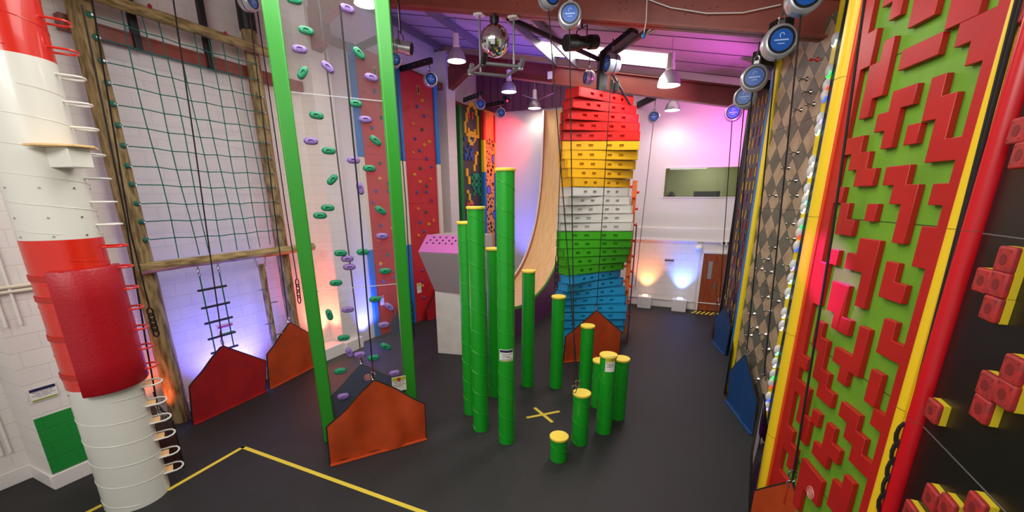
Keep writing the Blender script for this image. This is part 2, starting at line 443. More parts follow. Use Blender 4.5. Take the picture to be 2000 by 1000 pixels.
mb = M()
for i, (th, z) in enumerate([(a, b) for b in (zb2+.04, zb2+.24, zb2+.55) for a in (-60, -10, 35, 75)] + [(-70, z) for z in (1.7, 2.0, 2.6)]):
    p = Vector((CX, CY, z)) + cdir(th)*CR; mb.cyl(p, p + cdir(th)*.008, .011, n=8)
mb.build('bolts', m_steel, col)['label'] = 'steel bolt heads'
w0 = cdir(-38)
M().obox(Vector((CX, CY, zat(33, 100, 6.8))) + w0*(CR-.02) - Vector((-w0.y, w0.x, 0))*.06, Vector((-w0.y, w0.x, 0))*.12, w0*.03, (0, 0, .16)).build('recess', mat('dark_red_recess', '5a1210', .6), col)
# padded vinyl cover
pz0, pz1 = zat(190, 772, 6.75), zat(150, 527, 6.75)
mb = M(); A = [(-30 + i*118/40) for i in range(41)]
for i, a in enumerate(A):
    for z, rr in ((pz0, CR+.015), (pz0, CR+.07), (pz0+.02, CR+.085), ((pz0*3+pz1)/4, CR+.082), ((pz0+pz1)/2, CR+.084), ((pz0+3*pz1)/4, CR+.081), (pz1-.02, CR+.085), (pz1, CR+.07), (pz1, CR+.015)):
        mb.v.append(Vector((CX, CY, z)) + cdir(a)*(rr + random.uniform(-.002, .002)))
for i in range(40):
    for j in range(9):
        k2 = (j+1) % 9; mb.f.append((i*9+j, i*9+k2, (i+1)*9+k2, (i+1)*9+j))
mb.f += [tuple(range(8, -1, -1)), tuple(40*9+j for j in range(9))]
pad = mb.build('pad', m_vinyl, col, sharp=50); pad['label'] = 'red vinyl pad'
for py in (545, 588, 670, 752):
    z = zat(90, py, 6.85); mb = M()
    mb.lathe((CX, CY, z), [(CR, -.03), (CR+.012, -.03), (CR+.012, .03), (CR, .03)], 16, a0=-19-100, a1=-19-28)
    mb.build('strap', mat('red_strap', 'b8281c', .6), pad)
# rungs
e = cdir(82); t = Vector((-e.y, e.x, 0))
rr = [(125, 48), (140, 105), (148, 155), (166, 207), (180, 255), (192, 305), (203, 351), (215, 396), (226, 439), (237, 481), (247, 521), (259, 562), (268, 601), (277, 640), (287, 677), (296, 714), (305, 746), (315, 782), (323, 815), (332, 846), (342, 879), (347, 910)]
for i, (px, py) in enumerate(rr):
    c = Vector((CX, CY, 0)) + e*(CR+.1); z = zat(px, py, c.xy.length) + .01
    red = i < 2 or 9 <= i < 16
    b0 = Vector((CX, CY, z)) + e*(CR-.03)
    pts = [b0 - t*.12, b0 - t*.12 + e*.15, b0 - t*.09 + e*.2, b0 - t*.03 + e*.225, b0 + t*.03 + e*.225, b0 + t*.09 + e*.2, b0 + t*.12 + e*.15, b0 + t*.12]
    r_ = M().tube(pts, .012, 8).build('rung', m_colred if red else m_colwhite, col); r_['label'] = ('red' if red else 'white') + ' looped rung'
    if i > 10: M().obox(b0 - t*.085 + Vector((0, 0, -.02)), t*.17, e*.11, (0, 0, .016)).build('tread', m_ply, r_)
# ledge
e = cdir(28); t = Vector((-e.y, e.x, 0)); zs = 4.5
lb = Vector((CX, CY, zs)) + e*(CR-.03)
lg = M().obox(lb - t*.1 + Vector((0, 0, -.2)), t*.2, e*.34, (0, 0, .2)).build('ledge_bracket', m_colwhite, col, bevel=.006)
M().prism([lb - t*.27, lb - t*.27 + e*.2, lb - t*.1 + e*.42, lb + t*.1 + e*.42, lb + t*.27 + e*.2, lb + t*.27], (0, 0, .022)).build('ledge_board', m_ply, col, bevel=.005)

# ---- cargo net between wooden poles ----
NX = -8.3
fr = thing('cargo_net_frame', 'wooden pole frame with a green climbing net against the left wall', 'climbing net', (-8.38, 5.0, 0))
def log(mb, p0, p1, r, n=18, seed=1):
    p0, p1 = Vector(p0), Vector(p1); ax = (p1-p0); k = max(6, int(ax.length/.25)); a = ax.normalized().orthogonal().normalized(); b = ax.normalized().cross(a)
    rnd = random.Random(seed); base = len(mb.v)
    for i in range(k+1):
        c = p0 + ax*(i/k); ri = r*(1+rnd.uniform(-.03, .03))
        for j in range(n):
            q = 2*math.pi*j/n; mb.v.append(c + (a*math.cos(q) + b*math.sin(q))*ri*(1+rnd.uniform(-.012, .012)))
    for i in range(k):
        for j in range(n): mb.f.append((base+i*n+j, base+i*n+(j+1) % n, base+(i+1)*n+(j+1) % n, base+(i+1)*n+j))
    mb.f += [tuple(base+j for j in range(n-1, -1, -1)), tuple(base+k*n+j for j in range(n))]
    return mb
log(M(), (-8.42, 3.78, 0), (-8.42, 3.78, 7.6), .15, seed=3).build('pole', m_log, fr, sharp=60)
log(M(), (-8.42, 6.36, 0), (-8.42, 6.36, 7.15), .13, seed=4).build('pole', m_log, fr, sharp=60)
M().cyl((-8.42, 6.36, 7.1), (-8.42, 6.36, 7.6), .15, n=20).build('pole_sleeve', m_black, fr)
zr = PX(430, 505, -8.2).z
rl = log(M(), (-8.2, 3.62, zr), (-8.2, 7.0, zr), .088, seed=5).build('rail', m_logh, fr, sharp=60)
zr2 = PX(400, 62, -8.2).z
r2 = log(M(), (-8.2, 3.2, zr2), (-8.2, PX(522, 96, -8.2).y, zr2), .085, seed=6).build('rail', m_logh, fr, sharp=60)
for q in ((292, 12), (440, 65)):
    p = PX(*q, -8.11); M().cyl(p, p + Vector((.012, 0, 0)), .03, n=12).build('reflector', mat('red_reflector', '9a1420', .3), r2)
for q, q2 in (((246, 0), (270, 98)), ((392, 0), (412, 136))):
    p = PX(*q2, -8.5)
    M().box((-8.49, p.y, p.z + .75), (.09, .1, 1.5)).build('wall_bracket', m_black, fr, bevel=.005)
tops = [(235, 12), (275, 20), (312, 33), (346, 45), (377, 55), (407, 66), (437, 74), (463, 84)]
bots = [(352, 504), (389, 498), (411, 495), (438, 492), (465, 489), (488, 487), (511, 483), (531, 478)]
lefts = [(186, 33), (197, 77), (209, 122), (219, 164), (230, 205), (240, 246), (250, 285), (258, 324), (267, 360), (275, 397), (284, 432), (292, 467)]
net = M(); vt = []
T_ = [PX(*a, NX+.05) for a in tops]; B_ = [PX(*b, NX+.05) for b in bots]
nlev = [PX(*l, NX) for l in lefts]
yb = 6.32
def net_y(i, z):   # vertical strand i at height z
    f = (z - B_[i].z) / (T_[i].z - B_[i].z); return B_[i].y + (T_[i].y - B_[i].y) * f + .02*math.sin(i*1.7 + z*2)
for i in range(8):
    net.tube([(NX+.02, net_y(i, z), z) for z in [B_[i].z + (T_[i].z - B_[i].z)*k/16 for k in range(17)]], .0085, 6)
for j, l in enumerate(nlev):
    ys = [l.y-.06] + [net_y(i, l.z) for i in range(8)] + [yb]
    zs_ = []
    for i, y in enumerate(ys):
        sag = -.03*math.sin(math.pi*i/(len(ys)-1)); zs_.append(l.z + sag + (.008 if i % 2 else -.008))
    net.tube([(NX+.03, y, z) for y, z in zip(ys, zs_)], .0085, 6)
    for i in range(8):
        net.ball((NX+.027, ys[i+1], zs_[i+1]), .015, 5)
net_o = net.build('net', m_rope, fr)
for j, l in enumerate(nlev):
    for y, s_ in ((l.y - .06, 1), (yb, -1)):
        mb = M(); mb.cyl((-8.3, y, l.z), (-8.235, y, l.z), .016, n=8)
        mb.tube([(-8.26, y + s_*(.02+.02*math.cos(q)), l.z + .02*math.sin(q)) for q in [k*math.pi/4 for k in range(8)]], .006, 5, True)
        mb.build('eye_bolt', m_steel, net_o)
for j, l in enumerate(nlev):
    M().ball((-8.262, l.y-.075, l.z), .042, 6, sx=.45).build('fixing_washer', m_rope, net_o)

# ---- rope ladder ----
lad = thing('rope_ladder', 'short rope ladder with dark rungs hanging from the lower wooden rail', 'rope ladder', (-8.2, 5.0, 1.3))
pl = [PX(386, 522, -8.2), PX(425, 515, -8.2)]; zb = PX(420, 690, -8.2).z
yl = [pl[0].y, pl[1].y]
for y in yl:
    mb = M(); chain(mb, (-8.2, y, zr-.08), (-8.2, y, zr-.26), 4, .006, .02); mb.build('chain', m_steel, lad)
    M().tube([(-8.2, y, zr-.26), (-8.2, y, (zr+zb)/2), (-8.2, y, zb)], .012, 6).build('side_rope', m_rope, lad)
for py in (563, 598, 629, 661, 690):
    z = PX(415, py, -8.2).z
    M().cyl((-8.2, yl[0]-.08, z), (-8.2, yl[1]+.08, z), .022, n=10).build('rung', m_black, lad)
# ---- hanging log with foot pegs ----
hl = thing('hanging_log', 'round wooden log with metal foot pegs hanging on chains from the lower rail', 'log', (-8.2, 5.75, .8))
pt_, pb_ = PX(510, 516, -8.2), PX(536, 672, -8.2)
log(M(), (-8.2, pt_.y, pt_.z), (-8.2, pt_.y, pb_.z), .062, seed=8).build('post', m_log, hl, sharp=60)
for s_ in (-1, 1):
    chain(M(), (-8.2, pt_.y + s_*.06, pt_.z-.1), (-8.2, pt_.y + s_*.12, zr-.07), 5, .005, .018).build('chain', m_steel, hl)
for i, (py, s_) in enumerate(((562, -1), (592, 1), (631, -1), (658, 1))):
    z = PX(520, py, -8.2).z
    M().tube([(-8.17, pt_.y, z), (-8.15, pt_.y+s_*.13, z), (-8.12, pt_.y+s_*.19, z), (-8.09, pt_.y+s_*.13, z), (-8.13, pt_.y, z)], .007, 6).build('foot_peg', m_steel, hl)

# ---- fabric floor gates ----
def gate(name, label, bl, br, sl, sr, pk, m_, group=None, trim=m_blackfab, lean=0.0, logo=None, amp=.018, flap=None):
    bl, br = [q if isinstance(q, Vector) else G(*q) for q in (bl, br)]; a = math.degrees(math.atan2(br.x-bl.x, -(br.y-bl.y))); P = Plane((bl.x, bl.y), a)
    def pp(q):
        if isinstance(q, Vector): return q
        u, z = P.px(*q); return P.pt(u, z)
    SL, SR, PK = pp(sl), pp(sr), pp(pk)
    nu, nv = 24, 12; uc = (PK - bl).dot(P.d) / (br - bl).length; L_ = (br-bl).length
    o = thing(name, label, 'mat', (bl+br)/2, group)
    ctr = EYE.copy(); sg = -1 if (EYE - bl).dot(P.n) < 0 else 1
    front, back = [], []
    for i in range(nu+1):
        u = i/nu; B = bl.lerp(br, u)
        T = SL.lerp(PK, u/uc) if u <= uc else PK.lerp(SR, (u-uc)/(1-uc))
        for j in range(nv+1):
            v = j/nv; d = amp*(math.sin(u*17+v*2) * (1-.5*v) + .6*math.sin(u*7 - v*3)) * math.sin(math.pi*min(1, u*4)*.5) * math.sin(math.pi*min(1, (1-u)*4)*.5)
            p = B.lerp(T, v) + P.n*(d + sg*lean*v*(T.z))
            front.append(p + P.n*.012*sg + Vector((0, 0, .012))); back.append(p - P.n*.012*sg + Vector((0, 0, .012)))
    mb = M(); n_ = len(front); mb.v = front + back; q = nv+1
    for i in range(nu):
        for j in range(nv):
            a0, b0, c0, d0 = i*q+j, (i+1)*q+j, (i+1)*q+j+1, i*q+j+1
            mb.f += [(a0, b0, c0, d0), (n_+d0, n_+c0, n_+b0, n_+a0)]
    for i in range(nu):
        for j in (0, nv):
            a0, b0 = i*q+j, (i+1)*q+j; mb.f.append((a0, n_+a0, n_+b0, b0))
    for j in range(nv):
        for i in (0, nu):
            a0, b0 = i*q+j, i*q+j+1; mb.f.append((a0, b0, n_+b0, n_+a0))
    cloth = mb.build('fabric', m_, o, sharp=60)
    mid = lambda k: (front[k] + back[k]) / 2
    edge = [mid(j) for j in range(nv+1)] + [mid(i*q+nv) for i in range(1, nu+1)] + [mid(nu*q+nv-j) for j in range(1, nv+1)]
    M().tube(edge, .015, 6).build('binding', trim, o)
    # hem lying on the floor
    hem = M().obox(bl + Vector((0, 0, .006)), br-bl, P.n*sg*.07, (0, 0, .012)); hem.build('hem', m_, o)
    if logo:
        u, z = P.px(*logo); c = P.pt(u, z, sg*.02); a1 = P.d; a2 = Vector((0, 0, 1)); mb = M()
        mb.tube([c + (a1*math.cos(k*math.pi/10) + a2*math.sin(k*math.pi/10))*.055 for k in range(20)], .006, 5, True)
        for k in (-.028, 0, .028): mb.tube([c + a1*k - a2*.03, c + a1*k + a2*.03], .006, 5).tube([c - a1*.03 + a2*k, c + a1*.03 + a2*k], .005, 5)
        mb.build('emblem', mat('emblem_pink', 'e88a78', .5), o)
    top = (front[int(round(uc*nu))*q+nv] + back[int(round(uc*nu))*q+nv]) / 2
    return o, top + Vector((0, 0, .02))
g_red, t_red = gate('gate_mat', 'red fabric floor mat under the rope ladder, peaked top clipped to a strap', (377, 830), (518, 764), (370, 756), (519, 706), (433, 676), m_redmat)
g_or2, t_or2 = gate('gate_mat', 'orange fabric mat between the red mat and the green frame by the left wall', (526, 760), (614, 715), (521, 694), (609, 655), (566, 630), m_orange)
g_big, t_big = gate('gate_mat', 'large orange fabric mat in front of the green framed clear wall', (645, 908), (832, 856), (638, 836), (829, 790), (731, 742), m_orange, amp=.05)
g_edge, t_edge = gate('gate_mat', 'dark red mat seen nearly edge-on beside the rungs of the round column', G(360, 912), G(318, 882), G(360, 912) + Vector((0, 0, .78)), G(318, 882) + Vector((0, 0, .8)), G(330, 891) + Vector((0, 0, .95)), m_maroon, amp=.004)
g_tow, t_tow = gate('gate_mat', 'orange fabric mat leaning before the colourful stacked tower', (1100, 707), (1208, 697), (1105, 658), (1213, 649), (1165, 607), m_orange)
g_rp, t_rp = gate('gate_mat', 'dark blue and red mat at the foot of the near red climbing panel', Vector((-8.08, 9.3, 0)), Vector((-7.98, 10.15, 0)), Vector((-8.1, 9.35, .35)), Vector((-8.02, 10.1, .85)), Vector((-8.0, 9.95, 1.05)), m_navy, amp=.004)
g_rp2, t_rp2 = gate('gate_mat', 'red mat at the foot of the far red climbing panel beside the white block', Vector((-8.0, 11.0, 0)), Vector((-7.85, 11.95, 0)), Vector((-8.02, 11.0, .3)), Vector((-7.9, 11.9, 1.0)), Vector((-7.9, 11.8, 1.25)), m_redmat, amp=.004)

# ---- green frame with clear wall and bolt-on holds ----
FP = Plane((-5.34, 4.4), 141)
g_nav, t_nav = gate('gate_mat', 'navy fabric mat standing behind the clear wall and large orange mat', FP.pt(.02, 0, .3), FP.pt(1.42, 0, .3), (644, 780), (790, 752), (706, 712), m_navy, logo=(718, 736))
gw = thing('clear_climbing_wall', 'tall clear wall with green and purple holds between two green steel posts', 'climbing wall', FP.pt(.7, 0))
def hprism(P, s0, s1, n0, n1, z0, z1): return M().obox(P.pt(s0, z0, n0), P.d*(s1-s0), P.n*(n1-n0), (0, 0, z1-z0))
for s0 in (-.1, 1.31):
    po = hprism(FP, s0, s0+.2, -.05, .05, 0, 7.6).build('post', m_gframe, gw, bevel=.02)
m_clear = mat('clear_acrylic', 'eef2f0', .04, alpha=.03, spec=.8)
cl = hprism(FP, .1, 1.31, -.007, .007, .02, 7.6).build('clear_sheet', m_clear, gw)
for z in (FP.px(661, 190)[1], FP.px(753, 557)[1]): M().obox(FP.pt(.1, z, -.012), FP.d*1.21, FP.n*.024, (0, 0, .012)).build('sheet_joint', mat('joint_clear', 'cfd0d4', .2, alpha=.5), cl)
m_hg = mat('green_resin_hold', '12825a', .4, bump=.2); m_hp = mat('purple_resin_hold', '8468a8', .4, bump=.2)
HG = [(575, 1, 0), (598, 61, 5), (591, 143, -55), (701, 105, 45), (694, 203, 0), (618, 226, 5), (642, 295, 0), (733, 275, 40), (649, 351, -45), (721, 329, 0), (640, 406, 0), (625, 421, 0), (743, 411, 35), (665, 494, 0), (708, 492, 0), (656, 552, 0), (752, 529, 0), (643, 614, 80), (732, 584, 0), (671, 659, 0), (753, 676, 35), (729, 698, 0), (664, 724, 0)]
HP = [(585, 97, 0), (640, 132, 40), (678, 18, 10), (725, 152, 10), (607, 276, 0), (713, 234, 0), (690, 313, 0), (703, 368, 80), (746, 461, 0), (678, 505, 0), (682, 521, 0), (679, 604, 0), (760, 599, 45), (749, 634, 0), (682, 688, 75), (702, 692, 0), (770, 728, 0), (670, 773, 0)]
def hold(mb, P, u, z, ang, rx=.095, rz=.05, dep=.06, off=-.007, n=14):
    ca, sa = math.cos(R(ang)), math.sin(R(ang)); b = len(mb.v)
    rings = [(1, 0), (1, .35), (.78, .85), (.4, 1.0), (.33, .7), (0.001, .62)]
    for f, d in rings:
        for k in range(n):
            q = 2*math.pi*k/n; x = math.cos(q); y = math.sin(q); sc = 1/max(abs(x), abs(y))**.35
            x, y = x*rx*f*sc, y*rz*f*sc
            mb.v.append(P.pt(u + x*ca + y*sa, z - x*sa + y*ca, off - d*dep))
    for i in range(len(rings)-1):
        for k in range(n): mb.f.append((b+i*n+k, b+i*n+(k+1) % n, b+(i+1)*n+(k+1) % n, b+(i+1)*n+k))
    return mb
for L_, m_, nm in ((HG, m_hg, 'green'), (HP, m_hp, 'purple')):
    for (x, y, a) in L_:
        u, z = FP.px(x, y); mb = M(); hold(mb, FP, u, z, a); o = mb.build('hold', m_, gw); o['label'] = nm + ' hold'
u0, z0 = FP.px(767, 766, -.06); u1, z1 = FP.px(792, 733, -.06)
sign('height_sign', 'lime and white notice', 'sign', lambda a, b, off=0: FP.pt(u0 + (u1-u0)*a, z0 + (z1-z0)*b, -.06 - off), 'a3b82c', 4, 'dfe0d0', logo=(.5, .82, .035), parent=gw)

# ---- white boarding and the two red panels on the left ----
p0 = PX(681, 90, -8.4)
struct(M().box((-8.5, 8.6, p0.z/2), (.16, .86, p0.z)).build('trim_40', m_smooth))
def small_hold(P, u, z, m_, par, s=.052):
    mb = M(); n = 6; b = 0; rnd = random.Random(int(u*1000+z*77))
    k0 = rnd.uniform(0, 6)
    for f, d in ((1, 0), (.85, .5), (.45, 1), (0.01, 1.05)):
        for k in range(n):
            q = 2*math.pi*k/n + k0; mb.v.append(P.pt(u + math.cos(q)*s*f*(1+.15*math.sin(k*5+k0)), z + math.sin(q)*s*1.1*f, -d*.065))
    for i in range(3):
        for k in range(n): mb.f.append((i*n+k, i*n+(k+1) % n, (i+1)*n+(k+1) % n, (i+1)*n+k))
    return mb.build('hold', m_, par, sharp=30)
hc = dict(y=mat('hold_yellow', 'd9a21c', .5), b=mat('hold_slate', '51507a', .5), g=mat('hold_green', '3b5d3c', .5), r=mat('hold_rust', 'c8502a', .5), o=mat('hold_orange', 'e07a2a', .5), p=mat('hold_magenta', '8a2a78', .5), k=mat('hold_dark', '40302c', .5))
def red_panel(P, wdt, topz, label, holds, seams, wood):
    t_ = thing('climbing_panel', label, 'climbing panel', P.pt(wdt/2, 0))
    hprism(P, 0, wdt, 0, .1, 0, topz).build('board', m_panelred, t_)
    for z in seams: hprism(P, 0, wdt, -.003, 0, z-.004, z+.004).build('seam', mat('seam_dark', '7a1418', .6), t_)
    for s0 in (-.17, wdt):
        for z0, z1, m_ in ((0, zs1, m_bluep), (zs1, zs2, m_beige), (zs2, topz+.05, m_bluep)):
            o = hprism(P, s0, s0+.17, -.06, .1, z0, z1).build('edge_strip', m_, t_, bevel=.02)
            o['label'] = 'cream edge strip' if m_ is m_beige else 'blue edge strip'
    for x, y, c in holds:
        u, z = P.px(x, y)
        if .03 < u < wdt-.03 and z < topz: small_hold(P, u, z, hc[c], t_)
    u, z = P.px(*wood); o = hprism(P, u-.06, u+.06, -.02, 0, z-.13, z+.13).build('feature_plate', mat('tan_plate', 'b97a3c', .5), t_)
    hprism(P, u-.03, u+.03, -.023, -.02, z-.08, z+.08).build('slot', m_black, o)
    return t_
q0, q1 = PX(427, 656, XW+.01), PX(455, 630, XW+.01)
sign('wall_notice', 'small white and green notice on the blockwork behind the rope ladder', 'sign', rectP((XW+.004, q0.y, q0.z), (0, q1.y-q0.y, 0), (0, 0, q1.z-q0.z), (1, 0, 0)), 'b83a6a', 2, 'e8e8e4', footer='6a9a50')
P1 = Plane((-8.38, 9.12), 172); P2 = Plane((-8.2, 10.62), 172)
zs2 = P2.px(790, 315)[1]; zs1 = P2.px(800, 478)[1]
H1 = [(744,164,'y'),(731,178,'b'),(712,181,'r'),(718,216,'r'),(744,230,'g'),(726,250,'b'),(752,264,'y'),(722,283,'r'),(757,297,'p'),(742,319,'g'),(741,349,'y'),(758,358,'g'),(734,373,'b'),(758,373,'b'),(727,395,'p'),(743,440,'b'),(766,446,'y'),(739,471,'r'),(743,515,'y'),(757,498,'g'),(772,530,'g'),(771,541,'b'),(749,549,'b'),(740,585,'y')]
H2 = [(824,196,'y'),(814,208,'b'),(799,209,'r'),(828,227,'b'),(806,242,'o'),(824,253,'g'),(810,271,'b'),(838,277,'y'),(828,283,'y'),(819,294,'b'),(806,298,'o'),(833,310,'b'),(821,329,'g'),(842,326,'b'),(809,341,'y'),(840,350,'o'),(820,355,'y'),(833,363,'g'),(814,375,'b'),(833,375,'b'),(843,391,'p'),(816,408,'o'),(832,414,'g'),(820,434,'b'),(846,431,'o'),(837,438,'y'),(828,452,'b'),(817,460,'o'),(836,470,'y'),(824,528,'p'),(824,548,'p'),(825,558,'o'),(828,581,'b')]
tz1 = P1.px(717, 100)[1]; tz2 = P2.px(795, 137)[1]
print('panel tops', tz1, tz2, zs1, zs2)
lat = [z for z in (1.17, 2.49, 3.8, 5.11, 6.42)]
red_panel(P1, 1.15, tz1, 'red climbing panel with small holds, nearer of two, behind the clear wall', H1, lat, (731, 141))
red_panel(P2, 1.38, tz2, 'red climbing panel with small holds, farther of two, left of the purple-topped block', H2, lat, (816, 176))

for P_, a_, b_, lb, hd_ in ((P1, (743, 597), (749, 577), 'white notice on the near red panel seen through the clear wall', 'a06a80'), (P2, (815, 573), (822, 552), 'lime and white notice low on the far red panel', 'b8c440')):
    (u0, z0), (u1, z1) = P_.px(*a_), P_.px(*b_)
    sign('wall_notice', lb, 'sign', (lambda P_, u0, u1, z0, z1: lambda a, b, off=0: P_.pt(u0 + (u1-u0)*a, z0 + (z1-z0)*b, -.002 - off))(P_, u0, u1, z0, z1), hd_, 3, 'e6e6dc')

# ================================================================ CENTRE
def tape(name, label, p, q, wd=.065, m_=None, z=.003):
    p, q = Vector(p), Vector(q); p.z = q.z = z; d = (q-p).normalized(); n = Vector((-d.y, d.x, 0))*wd/2
    return M().prism([p-n, q-n, q+n, p+n], (0, 0, -.002)).build(name, m_ or m_tape, org=(p+q)/2 - Vector((0, 0, z)))
tag(tape('floor_tape', '', (-6.52, 3.70, 0), (-6.47, 2.55, 0)), 'yellow floor tape running from the corner to the round column', 'floor tape', 'yellow tape lines')
tag(tape('floor_tape', '', (-6.55, 3.67, 0), (1.2, 3.63, 0)), 'long yellow floor tape crossing the near floor from the corner', 'floor tape', 'yellow tape lines')
tag(tape('floor_tape', '', (-6.95, 2.02, 0), (-6.98, .9, 0)), 'short yellow tape end on the near side of the round column', 'floor tape', 'yellow tape lines')
xm = thing('floor_cross', 'yellow tape cross on the black floor between the green posts', 'floor marking', (-2.31, 6.67, 0))
for a, b, z in (((1028.5, 816), (1093, 803.5), .003), ((1044, 796.5), (1079, 825), .005)):
    p, q = G(*a), G(*b); d = (q-p).normalized(); n = Vector((-d.y, d.x, 0))*.032; p.z = q.z = z
    M().prism([p-n, q-n, q+n, p+n], (0, 0, -.002)).build('tape_strip', m_tape, xm)
hz = thing('hazard_mat', 'black and yellow striped strip on the floor at the wooden door', 'floor marking', (.8, 15.7, 0))
M().box((.72, 15.72, .004), (1.25, .44, .006)).build('base', m_black, hz)
mb = M()
for i in range(9):
    x = .1 + i*.145
    mb.prism([(x, 15.5, .0075), (x+.07, 15.5, .0075), (min(x+.22, 1.34), 15.94, .0075), (x+.15, 15.94, .0075)], (0, 0, .001)) if x + .22 < 1.4 else None
mb.build('stripes', m_tape, hz)

# ---- green stepping posts ----
posts = [(-1.63, 5.49, .41, 'shortest green stepping post with yellow cap, nearest the camera'),
 (-1.44, 6.06, .93, 'green stepping post with a hanging carabiner resting over its yellow cap'),
 (-1.14, 6.57, 1.46, 'green stepping post with the lime and white notice near its top'),
 (-1.0, 7.15, 1.20, 'green stepping post peeking out right behind the post with the lime notice'),
 (-1.44, 7.45, .98, 'green stepping post peeking out left behind the post with the lime notice'),
 (-1.86, 8.06, 1.45, 'green stepping post standing right in front of the orange mat at the tower'),
 (-2.47, 7.94, 2.04, 'green stepping post just left of the orange mat at the tower'),
 (-3.07, 7.76, 2.56, 'green stepping post in front of the plywood slide'),
 (-2.59, 5.61, 4.39, 'tallest green stepping post, carrying a white notice'),
 (-3.17, 5.77, 3.86, 'second tallest green stepping post, left of the tallest'),
 (-3.62, 6.21, 3.60, 'leftmost green stepping post, beside the white block'),
 (-3.52, 7.05, 3.07, 'green stepping post mostly hidden behind the tallest one')]
for i, (x, y, h, lb) in enumerate(posts):
    o = thing('stepping_post', lb, 'post', (x, y, 0), 'ring of green stepping posts')
    mb = M().cyl((x, y, 0), (x, y, h-.035), .135, n=40)
    n = int((h-.1)/.37*30); ph = random.random()*6
    pts = [(x + .1355*math.cos(ph - k*math.pi/15), y + .1355*math.sin(ph - k*math.pi/15), .04 + k/30*.37) for k in range(n)]
    mb.tube(pts, .005, 5)
    mb.build('pipe', m_green, o)
    M().lathe((x, y, h-.04), [(.0, 0), (.147, 0), (.15, .006), (.15, .032), (.144, .04), (0, .04)], 40).build('cap', m_yellow, o)
    view = Vector((-x, -y, 0)).normalized()
    if i in (2, 8):
        up = .17 if i == 2 else .2; wd = .17 if i == 2 else .24
        zt = zat(1196, 698, 6.5) if i == 2 else zat(990, 683, 6.05)
        a0 = math.degrees(math.atan2(view.y, view.x)) + (18 if i == 2 else 0); half = math.degrees(wd/2/.137)
        m1, m2 = ('b8c440', 'e6e6dc') if i == 2 else ('2a2350', 'ecece6')
        hh = .28 if i == 2 else .2
        o2 = M().lathe((x, y, 0), [(.1385, zt-hh), (.1385, zt)], 10, a0=a0-half, a1=a0+half).build('notice', mat('sign_' + m2, m2, .35), o)
        o2['label'] = 'lime and white notice' if i == 2 else 'white notice with a navy header'
        M().lathe((x, y, 0), [(.1395, zt-hh*(.38 if i == 2 else .25)), (.1395, zt-.01)], 10, a0=a0-half*.93, a1=a0+half*.93).build('header', mat('sign_' + m1, m1, .4), o2)
        mb = M()
        for k in range(4 if i == 8 else 3):
            z = zt - hh*(.4 if i == 8 else .5) - k*.028; mb.lathe((x, y, 0), [(.1395, z), (.1395, z+.008)], 8, a0=a0-half*(.8-.15*(k % 2)), a1=a0+half*(.8-.2*(k % 3)))
        mb.build('print', mat('print_grey', '55505a', .5), o2)
        if i == 2: M().lathe((x, y, 0), [(.1398, zt-.075), (.1398, zt-.02)], 6, a0=a0+half*.1, a1=a0+half*.6).build('logo', mat('logo_red', 'b8342c', .4), o2)
        else: M().lathe((x, y, 0), [(.1395, zt-hh+.005), (.1395, zt-hh+.025)], 8, a0=a0-half*.93, a1=a0+half*.93).build('footer', mat('sign_8f9a30', '8f9a30', .4), o2)

# ---- white block with purple perforated top ----
bk = thing('launch_block', 'white block with grey flared head and purple perforated top', 'platform', (-5.4, 9.0, 0))
hd = lambda y, z: (y, z)
x0, x1 = -5.97, -4.72
M().prism([(x0, 8.6, 0), (x1, 8.82, 0), (x1, 9.5, 0), (x0, 9.3, 0)], (0, 0, 1.68)).build('body', mat('scuffed_white', 'dcdad0', .45, noise=('d2d0c6', 3)), bk, bevel=.008)
prof = [(8.6, 1.68), (8.02, 2.74), (8.42, 3.11), (9.3, 3.11), (9.3, 1.68)]
M().prism([(x0, y, z) for y, z in prof], (x1-x0, .12, 0)).build('head', mat('warm_grey_board', 'b4aaa8', .45), bk, bevel=.008)
tp = M().obox((x0, 8.02, 2.745), (x1-x0, .12, 0), (0, .4, .37), (0, -.008, .01)).build('top_panel', m_pink, bk)
mb = M(); U = Vector((x1-x0, .12, 0)); V = Vector((0, .4, .37)); N = U.cross(V).normalized()
for r_ in range(3):
    for c in range(7):
        p = Vector((x0, 8.02, 2.745)) + U*((c+.5+.33*(r_ % 3))/7.6 + .02) + V*(.52+.17*r_) + N*.0135
        mb.cyl(p, p - N*.01, .026, n=12)
mb.build('finger_holes', mat('hole_dark', '2a0d28', .8), tp)

